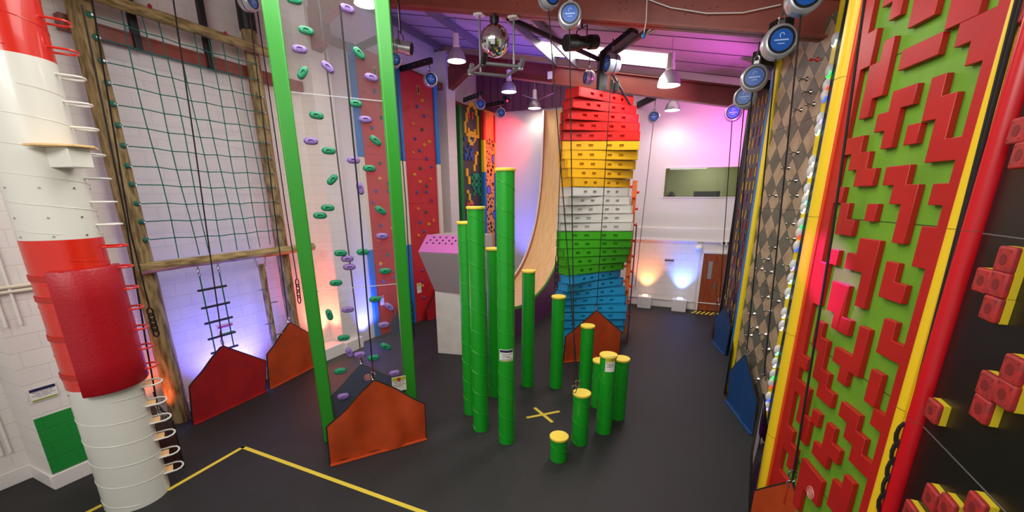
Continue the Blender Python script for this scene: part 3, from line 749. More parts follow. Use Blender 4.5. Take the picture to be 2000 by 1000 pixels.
# ---- drop slide ----
sl = thing('drop_slide', 'curved plywood drop slide with purple side and green edging', 'slide', (-5.2, 12.5, 0))
PR = [(16.02, 7.1), (15.97, 5.6), (15.84, 4.4), (15.45, 3.2), (14.85, 2.3), (14.1, 1.62), (13.3, 1.2), (12.5, .98), (11.5, .88), (10.6, .9), (10.0, 1.08), (9.6, 1.4), (9.35, 1.85), (9.32, 2.4)]
def smooth(P_, it=3):
    for _ in range(it):
        q = [P_[0]]
        for a, b in zip(P_, P_[1:]): q += [(a[0]*.75+b[0]*.25, a[1]*.75+b[1]*.25), (a[0]*.25+b[0]*.75, a[1]*.25+b[1]*.75)]
        P_ = q + [P_[-1]]
    return P_
PR = smooth(PR, 2); SX0, SX1 = -5.72, -4.55
def band(x0, x1, off0, off1):
    mb = M(); n = len(PR)
    for i, (y, z) in enumerate(PR):
        a, b = PR[max(i-1, 0)], PR[min(i+1, n-1)]; t_ = Vector((0, b[0]-a[0], b[1]-a[1])).normalized(); nn = Vector((0, t_.z, -t_.y))
        if nn.z < 0 and abs(nn.z) > .05: nn = -nn
        if abs(nn.z) <= .05 and nn.y > 0 and y > 12: nn = -nn
        c = Vector((0, y, z))
        for x, o_ in ((x0, off0), (x1, off0), (x1, off1), (x0, off1)): mb.v.append(c + nn*o_ + Vector((x, 0, 0)))
    for i in range(n-1):
        for j in range(4): k2 = (j+1) % 4; mb.f.append((i*4+j, i*4+k2, (i+1)*4+k2, (i+1)*4+j))
    mb.f += [(3, 2, 1, 0), tuple((n-1)*4+j for j in range(4))]
    return mb
band(SX0, SX1, -.03, 0).build('sliding_surface', m_ply, sl)
band(SX0-.05, SX0, -.05, .16).build('side_rim', mat('dusty_red_board', 'b0615c', .5), sl)
band(SX0-.055, SX0+.005, .16, .18).build('rim_edge', mat('pale_edge', 'd8dcc8', .5), sl)
band(SX1-.01, SX1+.03, -.05, .03).build('green_edging', mat('green_edging', '4f9a2e', .45), sl)
mb = M(); lo = [p for p in PR if p[0] < 15.9]
for x in (SX1, SX0-.04):
    poly = [(x, 15.95, 0)] + [(x, y, z-.05) for y, z in lo] + [(x, 9.32, 0)]
    mb.prism(poly, (-.04 if x == SX1 else .04, 0, 0))
mb.prism([(SX1-.005, 9.3, 0), (-4.72, 9.3, 0), (-4.72, 9.3, 2.4), (SX1-.005, 9.3, 2.4)], (0, .03, 0))
mb.prism([(x1, 8.83, 0), (x1+.02, 8.83, 0), (x1+.02, 9.32, 0), (x1, 9.32, 0)], (0, 0, 1.7))
mb.build('side_board', m_ppl, sl)
sign('side_notice', 'small white notice', 'sign', lambda a, b, off=0: Vector((SX1+.004+off, 9.62 - .22*(1-a), .98 + .3*b)), '6a4a70', 3, 'e8e6e0', parent=sl)

# ---- pixel picture panel and drilled orange panel in the far left corner ----
TP = Plane((-8.25, 14.08), 172)
tz = 7.1
tet = thing('pixel_panel', 'charcoal climbing panel with a yellow pixel figure and blue, green and red block shapes', 'climbing panel', TP.pt(.55, 0))
hprism(TP, 0, 1.12, 0, .1, 0, tz).build('board', mat('charcoal_panel', '46404a', .5), tet)
for s0, s1 in ((-.16, 0), (1.12, 1.26)):
    hprism(TP, s0, s1, -.06, .1, 0, tz+.05).build('edge_strip', mat('dark_green_strip', '167a2a', .4), tet, bevel=.02)
def pixels(P, par, m_, origin, cs, rows, name='block_shape', dep=.05):
    u0, z0 = P.px(*origin); left = {(i, j) for j, r_ in enumerate(rows) for i, c in enumerate(r_) if c == '#'}; o = None
    while left:                                       # each connected group of blocks is one shape
        todo = [left.pop()]; mb = M()
        while todo:
            i, j = todo.pop(); mb.obox(P.pt(u0+i*cs[0]-.002, z0-(j+1)*cs[1]-.002, -dep), P.d*(cs[0]+.004), P.n*dep, (0, 0, cs[1]+.004))
            nb = [(i+a, j+b) for a in (-1, 0, 1) for b in (-1, 0, 1) if (i+a, j+b) in left]
            for q in nb: left.discard(q)
            todo += nb
        o = mb.build(name, m_, par)
    return o
my = mat('yellow_blocks', 'e8b81e', .45); mbz = mat('blue_blocks', '27509a', .45); mtz = mat('teal_blocks', '1a8a62', .45); mrz = mat('coral_blocks', 'd8463e', .45)
cs = (.098, .098)
pixels(TP, tet, my, (904, 196), cs, ["...###...", "...#..#..", "..#....#.", "..#....#.", ".#......#", ".#......#", ".#......#", "#.......#", "#.......#", "#.#...#.#", "#.#####.#", ".########", "..#...#..", "..####...", "...##...."][:15])['label'] = 'yellow pixel figure'
pixels(TP, tet, mrz, (913, 217), (.07, .12), ["#..#", "#..#"])
pixels(TP, tet, mbz, (905, 268), (.11, .11), ["#...#", ".....", "..#..", "#...#", ".#.#.", "##.##", "#.#.#"])
pixels(TP, tet, my, (923, 295), (.1, .12), ["..#", ".#.", ".#.", ".#.", "#..", "#.."])
pixels(TP, tet, my, (909, 329), (.12, .14), ["#.", "#.", ".#", ".#"])
pixels(TP, tet, mtz, (919, 338), (.1, .12), [".####.", "#.##.#", ".#..#.", "#.##.#", ".#..#.", "..#.#.", ".#...#"])
pixels(TP, tet, my, (911, 371), (.1, .13), ["#..", ".#.", ".#.", "..#"])
pixels(TP, tet, mrz, (911, 395), (.1, .13), ["####", "#...", "#...", "#..."])
OP = Plane((-7.93, 15.3), 177)
m_or = mat('orange_ply_panel', 'e89a48', .45)
op = thing('drilled_panel', 'orange plywood climbing panel drilled with round holes in the far corner', 'climbing panel', OP.pt(.35, 0))
otop = OP.px(960, 212)[1]
hprism(OP, 0, .70, 0, .08, 0, min(otop, 7.2)).build('board', m_or, op)
for z0, z1, c, nm in ((OP.px(946, 274)[1], 7.1, 'b81820', 'red'), (OP.px(946, 336)[1], OP.px(946, 274)[1], 'e8c81e', 'yellow'), (1.2, OP.px(946, 336)[1], '1a6ab8', 'blue')):
    for s0 in (-.16, .72):
        o = hprism(OP, s0, s0+(.16 if s0 < 0 else .04), -.05, .08, z0, z1).build('edge_strip', mat('strip_' + nm, c, .4), op, bevel=.01); o['label'] = nm + ' edge strip'
m_hole = mat('hole_black', '1c1410', .8); m_disc = mat('violet_disc', '6868c8', .5)
rnd = random.Random(4)
for (px, py, r_) in ((964, 311, .15), (955, 371, .15), (966, 419, .15), (956, 474, .15)):
    u, z = OP.px(px, py); c = OP.pt(u, z)
    M().cyl(c + OP.n*.01, c - OP.n*.004, r_*1.25, n=20).build('hole', m_hole, op)
    M().cyl(c + OP.n*.01, c - OP.n*.007, r_, n=20).build('disc', m_disc, op)
cnt = 0; used = [OP.px(a, b) + (.2,) for a, b in ((964, 311), (955, 371), (966, 419), (956, 474))]
for z in [2.6 + k*.17 for k in range(22)]:
    for u in (.07, .2, .33, .46, .6):
        uu = u + rnd.uniform(-.05, .05); zz = z + rnd.uniform(-.06, .06); r_ = rnd.choice((.03, .042, .055, .075))
        if all(math.hypot(uu-a, zz-b) > c_+r_+.01 for a, b, c_ in used) and 0 < uu-r_ and uu+r_ < .72:
            used.append((uu, zz, r_)); c = OP.pt(uu, zz)
            M().cyl(c + OP.n*.01, c - OP.n*.004, r_, n=12).build('hole', m_hole, op); cnt += 1
print('holes', cnt)

# ---- twisting tower of long trays ----
TC = Vector((-2.42, 10.62, 0))
tw = thing('tray_tower', 'tall twisting tower of stacked red, yellow, white, green and blue trays', 'climbing tower', TC)
cols = [('e02018', 'red'), ('eeb41c', 'yellow'), ('dcdcd2', 'white'), ('3fae16', 'green'), ('27a4dc', 'blue'), ('27a4dc', 'blue')]
TWW, TWD, LH = 1.86, .42, .2105; ztop = 6.33
for b in range(6):
    for i in range(5):
        k = b*5 + i; z1 = ztop - k*LH; z0 = z1 - LH
        f = i/4
        phi = {0: 30+36*f, 1: 66-30*f, 2: 36+30*f, 3: 66-30*f, 4: 28+38*f, 5: 64-24*f}[b]
        L = Vector((math.sin(R(phi)), math.cos(R(phi)), 0)); Nn = Vector((L.y, -L.x, 0))  # N faces the camera
        if Nn.y > 0: Nn = -Nn
        c0 = TC - L*TWW/2 - Nn*TWD/2 + Vector((0, 0, z0 + .004))
        mm = mat('tray_' + cols[b][1], cols[b][0], .38)
        mb = M(); hh = LH - .012; t_ = .03
        mb.obox(c0, L*TWW, Nn*TWD, (0, 0, t_*.5)).obox(c0 + Vector((0, 0, hh-t_*.5)), L*TWW, Nn*TWD, (0, 0, t_*.5))
        mb.obox(c0, L*TWW, Nn*t_, (0, 0, hh))
        mb.obox(c0 + L*.02, L*t_, Nn*TWD, (0, 0, hh)).obox(c0 + L*(TWW-.02-t_), L*t_, Nn*TWD, (0, 0, hh))
        mb.obox(c0 + L*.09 + Nn*(TWD-.075), L*(TWW-.18), Nn*.02, (0, 0, hh))
        F = c0 + Nn*(TWD-t_); zs_ = (hh*.34, hh*.64); xs = [0]; sl_ = []
        for a in (.42, .71, 1.15, 1.44): sl_.append((a-.055, a+.055))
        prev = 0
        for a, bb in sl_ + [(TWW, TWW)]:
            mb.obox(F + L*prev, L*(a-prev), Nn*t_, (0, 0, hh)); 
            if a < TWW:
                mb.obox(F + L*a, L*(bb-a), Nn*t_, (0, 0, zs_[0])).obox(F + L*a + Vector((0, 0, zs_[1])), L*(bb-a), Nn*t_, (0, 0, hh-zs_[1]))
            prev = bb
        tr = mb.build('tray', mm, tw, sharp=20); tr['label'] = cols[b][1] + ' tray'
M().box(TC + Vector((0, 0, 3.6)), (.2, .2, 7.1), R(30)).build('mast', m_black, tw, bevel=.01)
top = TC + Vector((0, 0, 7.05))
M().obox(top + Vector((-.06, -.1, 0)), (.75, -.35, .3), (.1, .2, 0), (0, 0, .12)).build('arm', m_black, tw)
M().tube([top + Vector((.2, 0, .05)), (-1.0, 7.95, 6.65)], .05, 10).build('brace', m_black, tw)
M().tube([top + Vector((-.1, 0, .0)), (-3.6, 7.95, 7.15)], .05, 10).build('brace', m_black, tw)
M().tube([top + Vector((.15, 0, -.2)), top + Vector((.62, .45, -.95))], .03, 8).build('stay', m_black, tw)
for dx, dy in ((.28, -.22), (.38, -.10), (.3, .05)): M().box(top + Vector((dx, dy, -.62)), (.07, .07, .2)).build('rope_clamp', m_black, tw)
ks = ray(1240, 400); h_ = math.hypot(ks.x, ks.y); kp = Vector((ks.x, ks.y, 0))/h_*11.35
side = kp.normalized(); lat_ = Vector((side.y, -side.x, 0))
bd = M().obox(kp - lat_*.1 + side*.05 + Vector((0, 0, .3)), lat_*.12, side*.5, (0, 0, 4.1)).build('knob_board', mat('orange_board', 'e07028', .45), tw)
M().obox(kp + lat_*.07 + side*.05 + Vector((0, 0, 0)), lat_*.03, side*1.1, (0, 0, 3.3)).build('pink_lit_side', mat('plum_pink_light', '6a1838', .35), tw)  # added panel; its plum colour stands in for pink light on the tower side
for i in range(28):
    z = .6 + i*.135
    p = kp + lat_*(-.04 + .09*((i*7) % 3 - 1)) + Vector((0, 0, z))
    M().cyl(p + side*.06, p - side*.0, .012, n=6).ball(p - side*.01, .038, 6).build('knob', m_colred, bd)

# ---- the end wall's light boxes, plaque, lamp, sockets ----
for nm, x0_, lb, cc in (('a', -1.53, 'white floor box with an amber uplight by the end wall', 'ffcaa0'), ('b', -.32, 'white floor box with a blue uplight left of the wooden door', 'a0d0ff')):
    o = thing('uplight_box', lb, 'light box', (x0_, 15.78, 0), 'uplight boxes at the end wall')
    M().box((x0_, 15.72, .215), (.48, .32, .43)).build('box', m_smooth, o, bevel=.01)
    M().cyl((x0_, 15.76, .43), (x0_, 15.76, .47), .1, n=20).build('lamp', mat('lamp_' + nm, cc, .3, emit=cc, es=4), o)
p = PY(1307, 512, YF); sign('plaque', 'small plaque with a dark header on the far wall left of the door', 'sign', rectP((p.x-.17, YF-.004, p.z-.14), (.34, 0, 0), (0, 0, .24), (0, -1, 0)), '4a4058', 2, 'd8d0cc')
p = PY(1365, 483, YF); o = thing('bulkhead_lamp', 'round white bulkhead lamp above the left edge of the door', 'lamp', (p.x, YF, p.z))
M().box((p.x+.02, YF-.04, p.z+.09), (.16, .08, .05)).build('base', m_white, o)
M().ball((p.x, YF-.12, p.z), .12, 10, sz=.6).build('globe', mat('opal', 'f0eef0', .3), o)
o = thing('socket_box', 'double socket with two dark outlets on the far wall above the door', 'socket', (.95, YF, 2.45))
M().box((.95, YF-.12, 2.47), (.3, .06, .14)).build('plate', m_white, o, bevel=.01)
for dx in (-.07, .07): M().box((.95+dx, YF-.152, 2.47), (.08, .008, .08)).build('outlet', m_black, o)
# things standing in the office behind the viewing window
p = PY(1305, 378, YF+.5); o = thing('office_plant', 'dark bushy pot plant behind the left end of the viewing window', 'plant', (p.x+.1, YF+.5, 3.3))
M().cyl((p.x+.1, YF+.5, 3.22), (p.x+.1, YF+.5, 3.95), .1, .13, 14).build('pot', m_black, o)
mb = M(); rnd = random.Random(2)
for i in range(60):
    a = rnd.uniform(0, 6.28); b = rnd.uniform(.2, 1.3); d = Vector((math.cos(a)*math.cos(b), math.sin(a)*math.cos(b), math.sin(b)))
    q = Vector((p.x+.1, YF+.5, 3.95)); s_ = d.cross(Vector((0, 0, 1))).normalized()*.02
    mb.add([q, q+d*.15+s_, q+d*.28, q+d*.15-s_], [(0, 1, 2, 3)])
mb.build('leaves', mat('dark_leaf', '22301c', .6), o)
M_ = PY(1380, 380, YF+.6)
o = thing('office_monitor', 'dark computer screens behind the viewing window', 'monitor', (M_.x, YF+.6, 3.3))
M().box((M_.x, YF+.6, 4.02), (.85, .05, .34)).build('screen', m_black, o, bevel=.01)
M().box((M_.x, YF+.62, 3.6), (.1, .06, .7)).build('stand', m_black, o)

# ---- things on the near left pier ----
q0, q1, q2 = PX(62, 788, -7.96), PX(115, 770, -7.96), PX(54, 762, -7.96)
sign('wall_notice', 'white notice with a navy header above the green painted blocks', 'sign', rectP((-7.955, q0.y, q0.z), (0, q1.y-q0.y, 0), (0, 0, q2.z-q0.z), (1, 0, 0)), '2a2350', 4, 'eceae4', footer='8f9a30')
p = PX(6, 729, XW+.03); o = thing('wall_socket', 'grey framed wall socket with a dark centre at the far left edge', 'socket', (XW, p.y, p.z))
M().box((XW+.02, p.y, p.z), (.04, .16, .16)).build('plate', mat('grey_plate', '77777a', .4), o, bevel=.008)
M().cyl((XW+.04, p.y, p.z), (XW+.05, p.y, p.z), .035, n=16).build('socket_face', m_black, o)
mb = M()
for y in (1.72, 1.8): mb.cyl((XW+.03, y, .5), (XW+.03, y, 7), .018, n=8)
tag(mb.build('conduit', m_white, org=(XW, 1.76, 0)), 'pair of white conduits running up the wall left of the pier', 'conduit')
mb = M(); py_ = 2.02
mb.cyl((-7.94, 1.99, 2.4), (-7.94, 1.99, 7), .016, n=8).cyl((-7.94, 2.12, 2.4), (-7.94, 2.12, 7), .016, n=8)
tag(mb.build('conduit', m_white, org=(-7.95, 2.05, 2.4)), 'pair of white conduits on the face of the near pier behind the column', 'conduit')
q = PX(40, 558, -7.93); mb = M().tube([(-7.93, 1.93, q.z), (-7.93, 2.55, q.z)], .022, 8).tube([(-7.93, 1.93, q.z-.06), (-7.93, 2.55, q.z-.06)], .022, 8)
tag(mb.build('pipe', m_beige, org=(-7.95, 2.2, q.z)), 'pair of cream pipes crossing the near pier at mid height', 'pipe')

# ================================================================ RIGHT SIDE
RP = Plane((1.18, 5.10), 13.3)
m_red = mat('red_block_board', 'b41c18', .38, noise=('aa1915', 2.5))
m_grn = mat('lime_board', '6a9c22', .5, noise=('609020', 3))
m_yp = mat('yellow_vinyl', 'ecc81e', .35)
rpn = thing('maze_panel', 'lime green climbing wall covered with red jigsaw-like block shapes on the right', 'climbing wall', RP.pt(.7, 0))
hprism(RP, -.11, 1.45, .045, .1, 0, 6.7).build('backing_board', m_grn, rpn)
for z in (1.2, 2.5, 3.8, 5.1, 6.4): M().obox(RP.pt(-.1, z, .0425), RP.d*1.54, RP.n*.004, (0, 0, .006)).build('board_joint', mat('joint_dark_green', '2c3c10', .6), rpn)
gu = lambda k: {-1: -.12, 11: 1.445}.get(k, .02 + .133*k)
gz = lambda j: min(6.7, max(.0, 3.8 + .1442*j))
SH = {'R1': [(11, 20), (10, 20), (10, 9), (8, 9), (8, 8), (9, 8), (9, 7), (10, 7), (10, 4), (9, 4), (9, 6), (8, 6), (8, 7), (7, 7), (7, 5), (8, 5), (8, 3), (10, 3), (10, 2), (9, 2), (9, 1), (10, 1), (10, 0), (9, 0), (9, -2), (10, -2), (10, -6), (9, -6), (9, -5), (8, -5), (8, -7), (10, -7), (10, -10), (9, -10), (9, -11), (10, -11), (10, -13), (9, -13), (9, -12), (8, -12), (8, -11), (6, -11), (6, -12), (7, -12), (7, -13), (8, -13), (8, -14), (10, -14), (10, -26.3), (11, -26.3)],
 'S1': [(4, 14), (4, 10), (6, 10), (6, 12), (5, 12), (5, 14)], 'S2': [(7, 11), (7, 9), (9, 9), (9, 11)], 'S3': [(1, 13), (1, 12), (2, 12), (2, 11), (3, 11), (3, 13)], 'S4': [(4, 9), (7, 9), (7, 8), (4, 8)], 'S5': [(2, 10), (3, 10), (3, 7), (2, 7), (2, 6), (1, 6), (1, 9), (2, 9)], 'S6': [(0, 5), (2, 5), (2, 4), (3, 4), (3, 3), (4, 3), (4, 2), (2, 2), (2, 3), (1, 3), (1, 4), (0, 4)], 'S7': [(1, 1), (2, 1), (2, 0), (3, 0), (3, -1), (1, -1)], 'S8': [(4, 1), (5, 1), (5, 0), (4, 0)], 'S9': [(4, 7), (6, 7), (6, 6), (5, 6), (5, 4), (4, 4), (4, 5), (3, 5), (3, 6), (4, 6)], 'S10': [(6, 5), (7, 5), (7, 4), (6, 4)], 'S11': [(5, 3), (7, 3), (7, 2), (8, 2), (8, -1), (7, -1), (7, 1), (6, 1), (6, 2), (5, 2)], 'S12': [(4, -1), (6, -1), (6, -5), (5, -5), (5, -3), (3, -3), (3, -2), (4, -2)], 'S13': [(1, -2), (2, -2), (2, -3), (1, -3)], 'S14': [(7, -2), (8, -2), (8, -3), (9, -3), (9, -4), (7, -4)], 'S15': [(2, -4), (4, -4), (4, -6), (5, -6), (5, -7), (3, -7), (3, -6), (2, -6)], 'S16': [(1, -7), (2, -7), (2, -8), (3, -8), (3, -10), (4, -10), (4, -11), (5, -11), (5, -12), (3, -12), (3, -11), (2, -11), (2, -9), (1, -9)], 'S17': [(4, -8), (6, -8), (6, -6), (7, -6), (7, -9), (6, -9), (6, -10), (5, -10), (5, -9), (4, -9)], 'S18': [(8, -8), (9, -8), (9, -10), (8, -10)], 'S19': [(3, -13), (4, -13), (4, -14), (3, -14)], 'S19b': [(2, -14), (3, -14), (3, -16), (2, -16)], 'S20': [(5, -13), (6, -13), (6, -14), (7, -14), (7, -15), (6, -15), (6, -16), (4, -16), (4, -15), (5, -15)], 'S21': [(3, -17), (6, -17), (6, -19), (4, -19), (4, -21), (3, -21)], 'S22': [(7, -16), (8, -16), (8, -15), (9, -15), (9, -18), (7, -18)],
 'S23': [(5, -21), (7, -21), (7, -20), (8, -20), (8, -23), (5, -23)],
 'L1': [(-1, 20), (0, 20), (0, 11), (1, 11), (1, 9), (0, 9), (0, 2), (1, 2), (1, 1), (0, 1), (0, -3), (1, -3), (1, -6), (0, -6), (0, -10), (1, -10), (1, -11), (0, -11), (0, -12), (2, -12), (2, -15), (1, -15), (1, -13), (0, -13), (0, -16), (1, -16), (1, -17), (2, -17), (2, -19), (1, -19), (1, -18), (0, -18), (0, -20), (2, -20), (2, -22), (0, -22), (0, -26.3), (-1, -26.3)]}
for k, poly in SH.items():
    pts = [RP.pt(gu(a), gz(b), 0) for a, b in poly]
    nm = 'border_shape' if k in ('R1', 'L1') else 'red_shape'
    M().prism(pts, RP.n*.045).build(nm, m_red, rpn, bevel=.004)
u, z = RP.px(1583, 962); c = RP.pt(u, z, -.002); mb = M()
mb.tube([c + (RP.d*math.cos(k*math.pi/12) + Vector((0, 0, 1))*math.sin(k*math.pi/12))*.06 for k in range(24)], .004, 5, True)
for k in (-.03, 0, .03): mb.tube([c + RP.d*k - Vector((0, 0, .035)), c + RP.d*k + Vector((0, 0, .035))], .004, 4).tube([c - RP.d*.035 + Vector((0, 0, k)), c + RP.d*.035 + Vector((0, 0, k))], .004, 4)
mb.build('emblem', mat('emblem_white', 'd8a8a0', .5), rpn)
def padcol(P, s0, s1, dep, z0, z1, m_, par, name='edge_pad', joints=(1.2, 2.5, 3.8, 5.1, 6.4), back=.06):
    """half-round vertical pad"""
    mb = M(); n = 12; c = (s0+s1)/2; h = (s1-s0)/2; pr = [(c - h*math.cos(math.pi*i/n), -dep*math.sin(math.pi*i/n)) for i in range(n+1)] + [(s1, back), (s0, back)]
    mb.prism([P.pt(a, z0, b) for a, b in pr], (0, 0, z1-z0)); o = mb.build(name, m_, par, sharp=50)
    for z in joints:
        if z0 < z < z1: M().tube([P.pt(a, z, b - .0006) for a, b in pr[:n+1]], .0022, 4).build('pad_joint', mat('joint_brown', '6a4a18', .7), o)
    return o
padcol(RP, -.37, -.17, .05, 0, 6.7, m_yp, rpn)['label'] = 'yellow edge pad'
hprism(RP, -.18, -.12, -.01, .08, 0, 6.7).build('side_strip', mat('orange_red_strip', 'd8401a', .4), rpn)['label'] = 'orange-red side strip'
padcol(RP, 1.445, 1.53, .02, 0, 6.7, m_yp, rpn, 'edge_strip')['label'] = 'yellow edge strip'
padcol(RP, 1.555, 1.60, .02, 0, 6.7, m_yp, rpn, 'edge_strip')['label'] = 'narrow yellow edge strip'
padcol(RP, 1.60, 1.72, .07, 0, 6.7, mat('red_vinyl_pad', 'c8101c', .3), rpn)['label'] = 'red edge pad'
M().obox(RP.pt(-.41, 0, .0), RP.d*.03, RP.n*.1, (0, 0, 6.7)).build('teal_edge', mat('teal_edge', '0f5468', .4), rpn)
# black wall with red cube holds
BX = 1.56
bw = thing('cube_wall', 'black climbing wall with clusters of red cube holds at the right edge', 'climbing wall', (BX, 2.0, 0))
m_bw = mat('black_panel', '121010', .35)
M().box((BX+.05, 1.83, 3.35), (.1, 3.16, 6.7)).build('board', m_bw, bw)
for z in (1.2, 2.49, 3.79, 5.1): M().box((BX-.001, 1.83, z), (.004, 3.16, .006)).build('board_joint', mat('joint_grey', '6a6664', .5), bw)
m_cube = mat('worn_red_cube', 'b02824', .55, noise=('8e2a2a', 25))
XF = 1.505
for (px, py) in [(1963, 507), (1918, 548), (1948, 555), (1933, 603), (1976, 722), (1927, 753), (1961, 770), (1914, 798), (1820, 802), (1816, 972), (1847, 992), (1902, 992), (1775, 1002), (1988, 255), (1993, 303), (1995, 20)]:
    p = PX(px, py, XF); y, z = p.y, p.z; s_ = .136
    o = M().box(((XF+BX)/2+.01, y, z), (BX-XF-.02, s_*.98, s_*.98)).build('cube_hold', mat('yellow_cube_side', 'd8c022', .5), bw)
    f_ = M().box((XF+.01, y, z), (.036, s_, s_)).build('face', m_cube, o, bevel=.012, seg=3); f_['label'] = 'worn red face'
    mb = M().cyl((XF-.0095, y, z), (XF-.004, y, z), .03, n=16)
    for a in (-.045, .045):
        for b in (-.045, .045): mb.cyl((XF-.0095, y+a, z+b), (XF-.004, y+a, z+b), .005, n=6)
    mb.build('bolt_recess', mat('recess_dark_red', '7a1c1a', .6), f_)

# argyle panel with steel pegs
AP = Plane((1.0, 9.07), 14)
def argyle():
    m = bpy.data.materials.new('argyle_diamonds'); m.use_nodes = True; nt = m.node_tree; b = nt.nodes['Principled BSDF']; N = nt.nodes.new; K = nt.links.new
    tc = N('ShaderNodeTexCoord'); d = N('ShaderNodeVectorMath'); d.operation = 'DOT_PRODUCT'; d.inputs[1].default_value = tuple(AP.d)
    K(tc.outputs['Object'], d.inputs[0]); sp = N('ShaderNodeSeparateXYZ'); K(tc.outputs['Object'], sp.inputs[0])
    def mth(op, a, b_=None, v=None):
        n = N('ShaderNodeMath'); n.operation = op; K(a, n.inputs[0])
        if b_ is not None: K(b_, n.inputs[1])
        elif v is not None: n.inputs[1].default_value = v
        return n.outputs[0]
    s = mth('MULTIPLY', d.outputs['Value'], v=1/.44); z = mth('MULTIPLY', sp.outputs['Z'], v=1/.437)
    a = mth('ADD', s, z); c = mth('SUBTRACT', s, z)
    fa, fc = mth('FLOOR', a), mth('FLOOR', c)
    par = mth('PINGPONG', mth('ADD', fa, fc), v=1.0)
    def edge(x):
        f = mth('FRACT', x); g = mth('SUBTRACT', f, v=.5); h = mth('ABSOLUTE', g); return mth('GREATER_THAN', h, v=.485)
    e = mth('MAXIMUM', edge(a), edge(c))
    ns = N('ShaderNodeTexNoise'); ns.inputs['Scale'].default_value = 5; K(tc.outputs['Object'], ns.inputs['Vector'])
    def ramp(c0, c1):
        r = N('ShaderNodeValToRGB'); r.color_ramp.elements[0].color = lin(c0); r.color_ramp.elements[1].color = lin(c1); r.color_ramp.elements[0].position = .35; r.color_ramp.elements[1].position = .7
        K(ns.outputs['Fac'], r.inputs['Fac']); return r.outputs[0]
    def mix(f, x, y):
        n = N('ShaderNodeMix'); n.data_type = 'RGBA'; K(f, n.inputs['Factor']); K(x, n.inputs[6]); K(y, n.inputs[7]); return n.outputs[2]
    lightc, darkc = ramp('b09a7c', '9a8266'), ramp('6a6858', '56544a')
    ec = N('ShaderNodeRGB'); ec.outputs[0].default_value = lin('2e2a22')
    K(mix(e, mix(par, lightc, darkc), ec.outputs[0]), b.inputs['Base Color']); b.inputs['Roughness'].default_value = .5
    return m
ATOP = 6.38
ap = thing('argyle_panel', 'tan and grey diamond patterned climbing panel with steel pegs', 'climbing panel', AP.pt(.8, 0))
hprism(AP, 0, 1.62, 0, .1, 0, ATOP).build('board', argyle(), ap)
for z in (1.2, 2.5, 3.8, 5.1): M().obox(AP.pt(0, z, -.002), AP.d*1.62, AP.n*.003, (0, 0, .006)).build('board_joint', mat('joint_brown2', '3a3026', .6), ap)
hprism(AP, -.30, -.17, -.03, .1, 0, ATOP+.3).build('edge_strip', mat('bright_blue_strip', '1270b0', .35), ap, bevel=.01)['label'] = 'blue edge strip'
hprism(AP, -.16, -.0, -.04, .1, 0, ATOP+.3).build('edge_strip', mat('lemon_strip', 'ecd21e', .35), ap, bevel=.01)['label'] = 'yellow edge strip'
m_peg = mat('steel_peg', 'a8a49c', .2, 1)
pins = [(1562,155),(1598,165),(1569,180),(1575,204),(1551,215),(1592,259),(1545,298),(1580,321),(1528,328),(1541,353),(1562,355),(1504,382),(1544,382),(1568,382),(1537,437),(1538,466),(1503,483),(1546,494),(1489,506),(1530,518),(1477,525),(1495,531),(1489,580),(1509,588),(1493,607),(1463,613),(1468,640),(1457,655),(1484,653),(1490,682),(1470,740),(1501,745),(1495,790),(1582,117)]
for (x, y) in pins:
    u, z = AP.px(x, y, -.1)
    if not (.03 < u < 1.6): continue
    p = AP.pt(u, z)
    big = y == 117
    M().cyl(p, p - AP.n*(.03), .035, .018, 14).cyl(p, p - AP.n*.1, .011, n=8).ball(p - AP.n*.1, .021, 6).build('peg', m_colred if big else m_peg, ap)
# dome strip
ds = thing('dome_strip', 'vertical strip of white lit domes between the diamond panel and yellow pad', 'light strip', AP.pt(1.75, 0))
hprism(AP, 1.62, 1.73, -.01, .1, 0, 6.6).build('strip', mat('lemon_strip', 'ecd21e', .35), ds)
hprism(AP, 1.73, 2.1, -.0, .1, 0, 6.9).build('dark_strip', mat('dark_teal_strip', '0b2a38', .5), ds)
leds = ['dff0ff', '20ff60', 'ff3020', '3050ff', 'a090ff', 'c0ffe0', 'ffffff', 'ffffff', 'ffd8c8', '80ffc8']
doms = [(1645,65),(1634,128),(1628,158),(1621,180),(1613,226),(1609,247),(1598,312),(1594,333),(1588,368),(1583,390),(1577,405),(1572,438),(1566,456),(1560,482),(1553,520),(1548,546),(1542,575),(1536,615),(1531,640),(1523,690),(1519,715),(1516,740),(1513,758),(1508,785),(1504,803),(1499,842),(1496,862),(1491,885),(1486,910),(1482,935)]
for i, (x, y) in enumerate(doms):
    u, z = AP.px(x, y, -.05); p = AP.pt(1.70, z, -.01)
    mb = M(); n = 14; b = 0
    for f, d_ in ((1, 0), (.95, .35), (.78, .68), (.45, .92), (.02, 1)):
        for k in range(n):
            q = 2*math.pi*k/n; mb.v.append(p + AP.d*(.05*f*math.cos(q)) + Vector((0, 0, .085*f*math.sin(q))) - AP.n*.06*d_)
    for r_ in range(4):
        for k in range(n): mb.f.append((r_*n+k, r_*n+(k+1) % n, (r_+1)*n+(k+1) % n, (r_+1)*n+k))
    o = mb.build('dome', mat('frosted_dome', 'e2e2dc', .3), ds)
    c = leds[i % len(leds)]
    mb = M().tube([p + AP.d*(.05*math.cos(R(a))) + Vector((0, 0, .085*math.sin(R(a)))) - AP.n*.02 for a in range(200, 345, 12)], .010, 6)
    mb.build('led', mat('led_' + c, c, .4, emit=c, es=2.5), o)

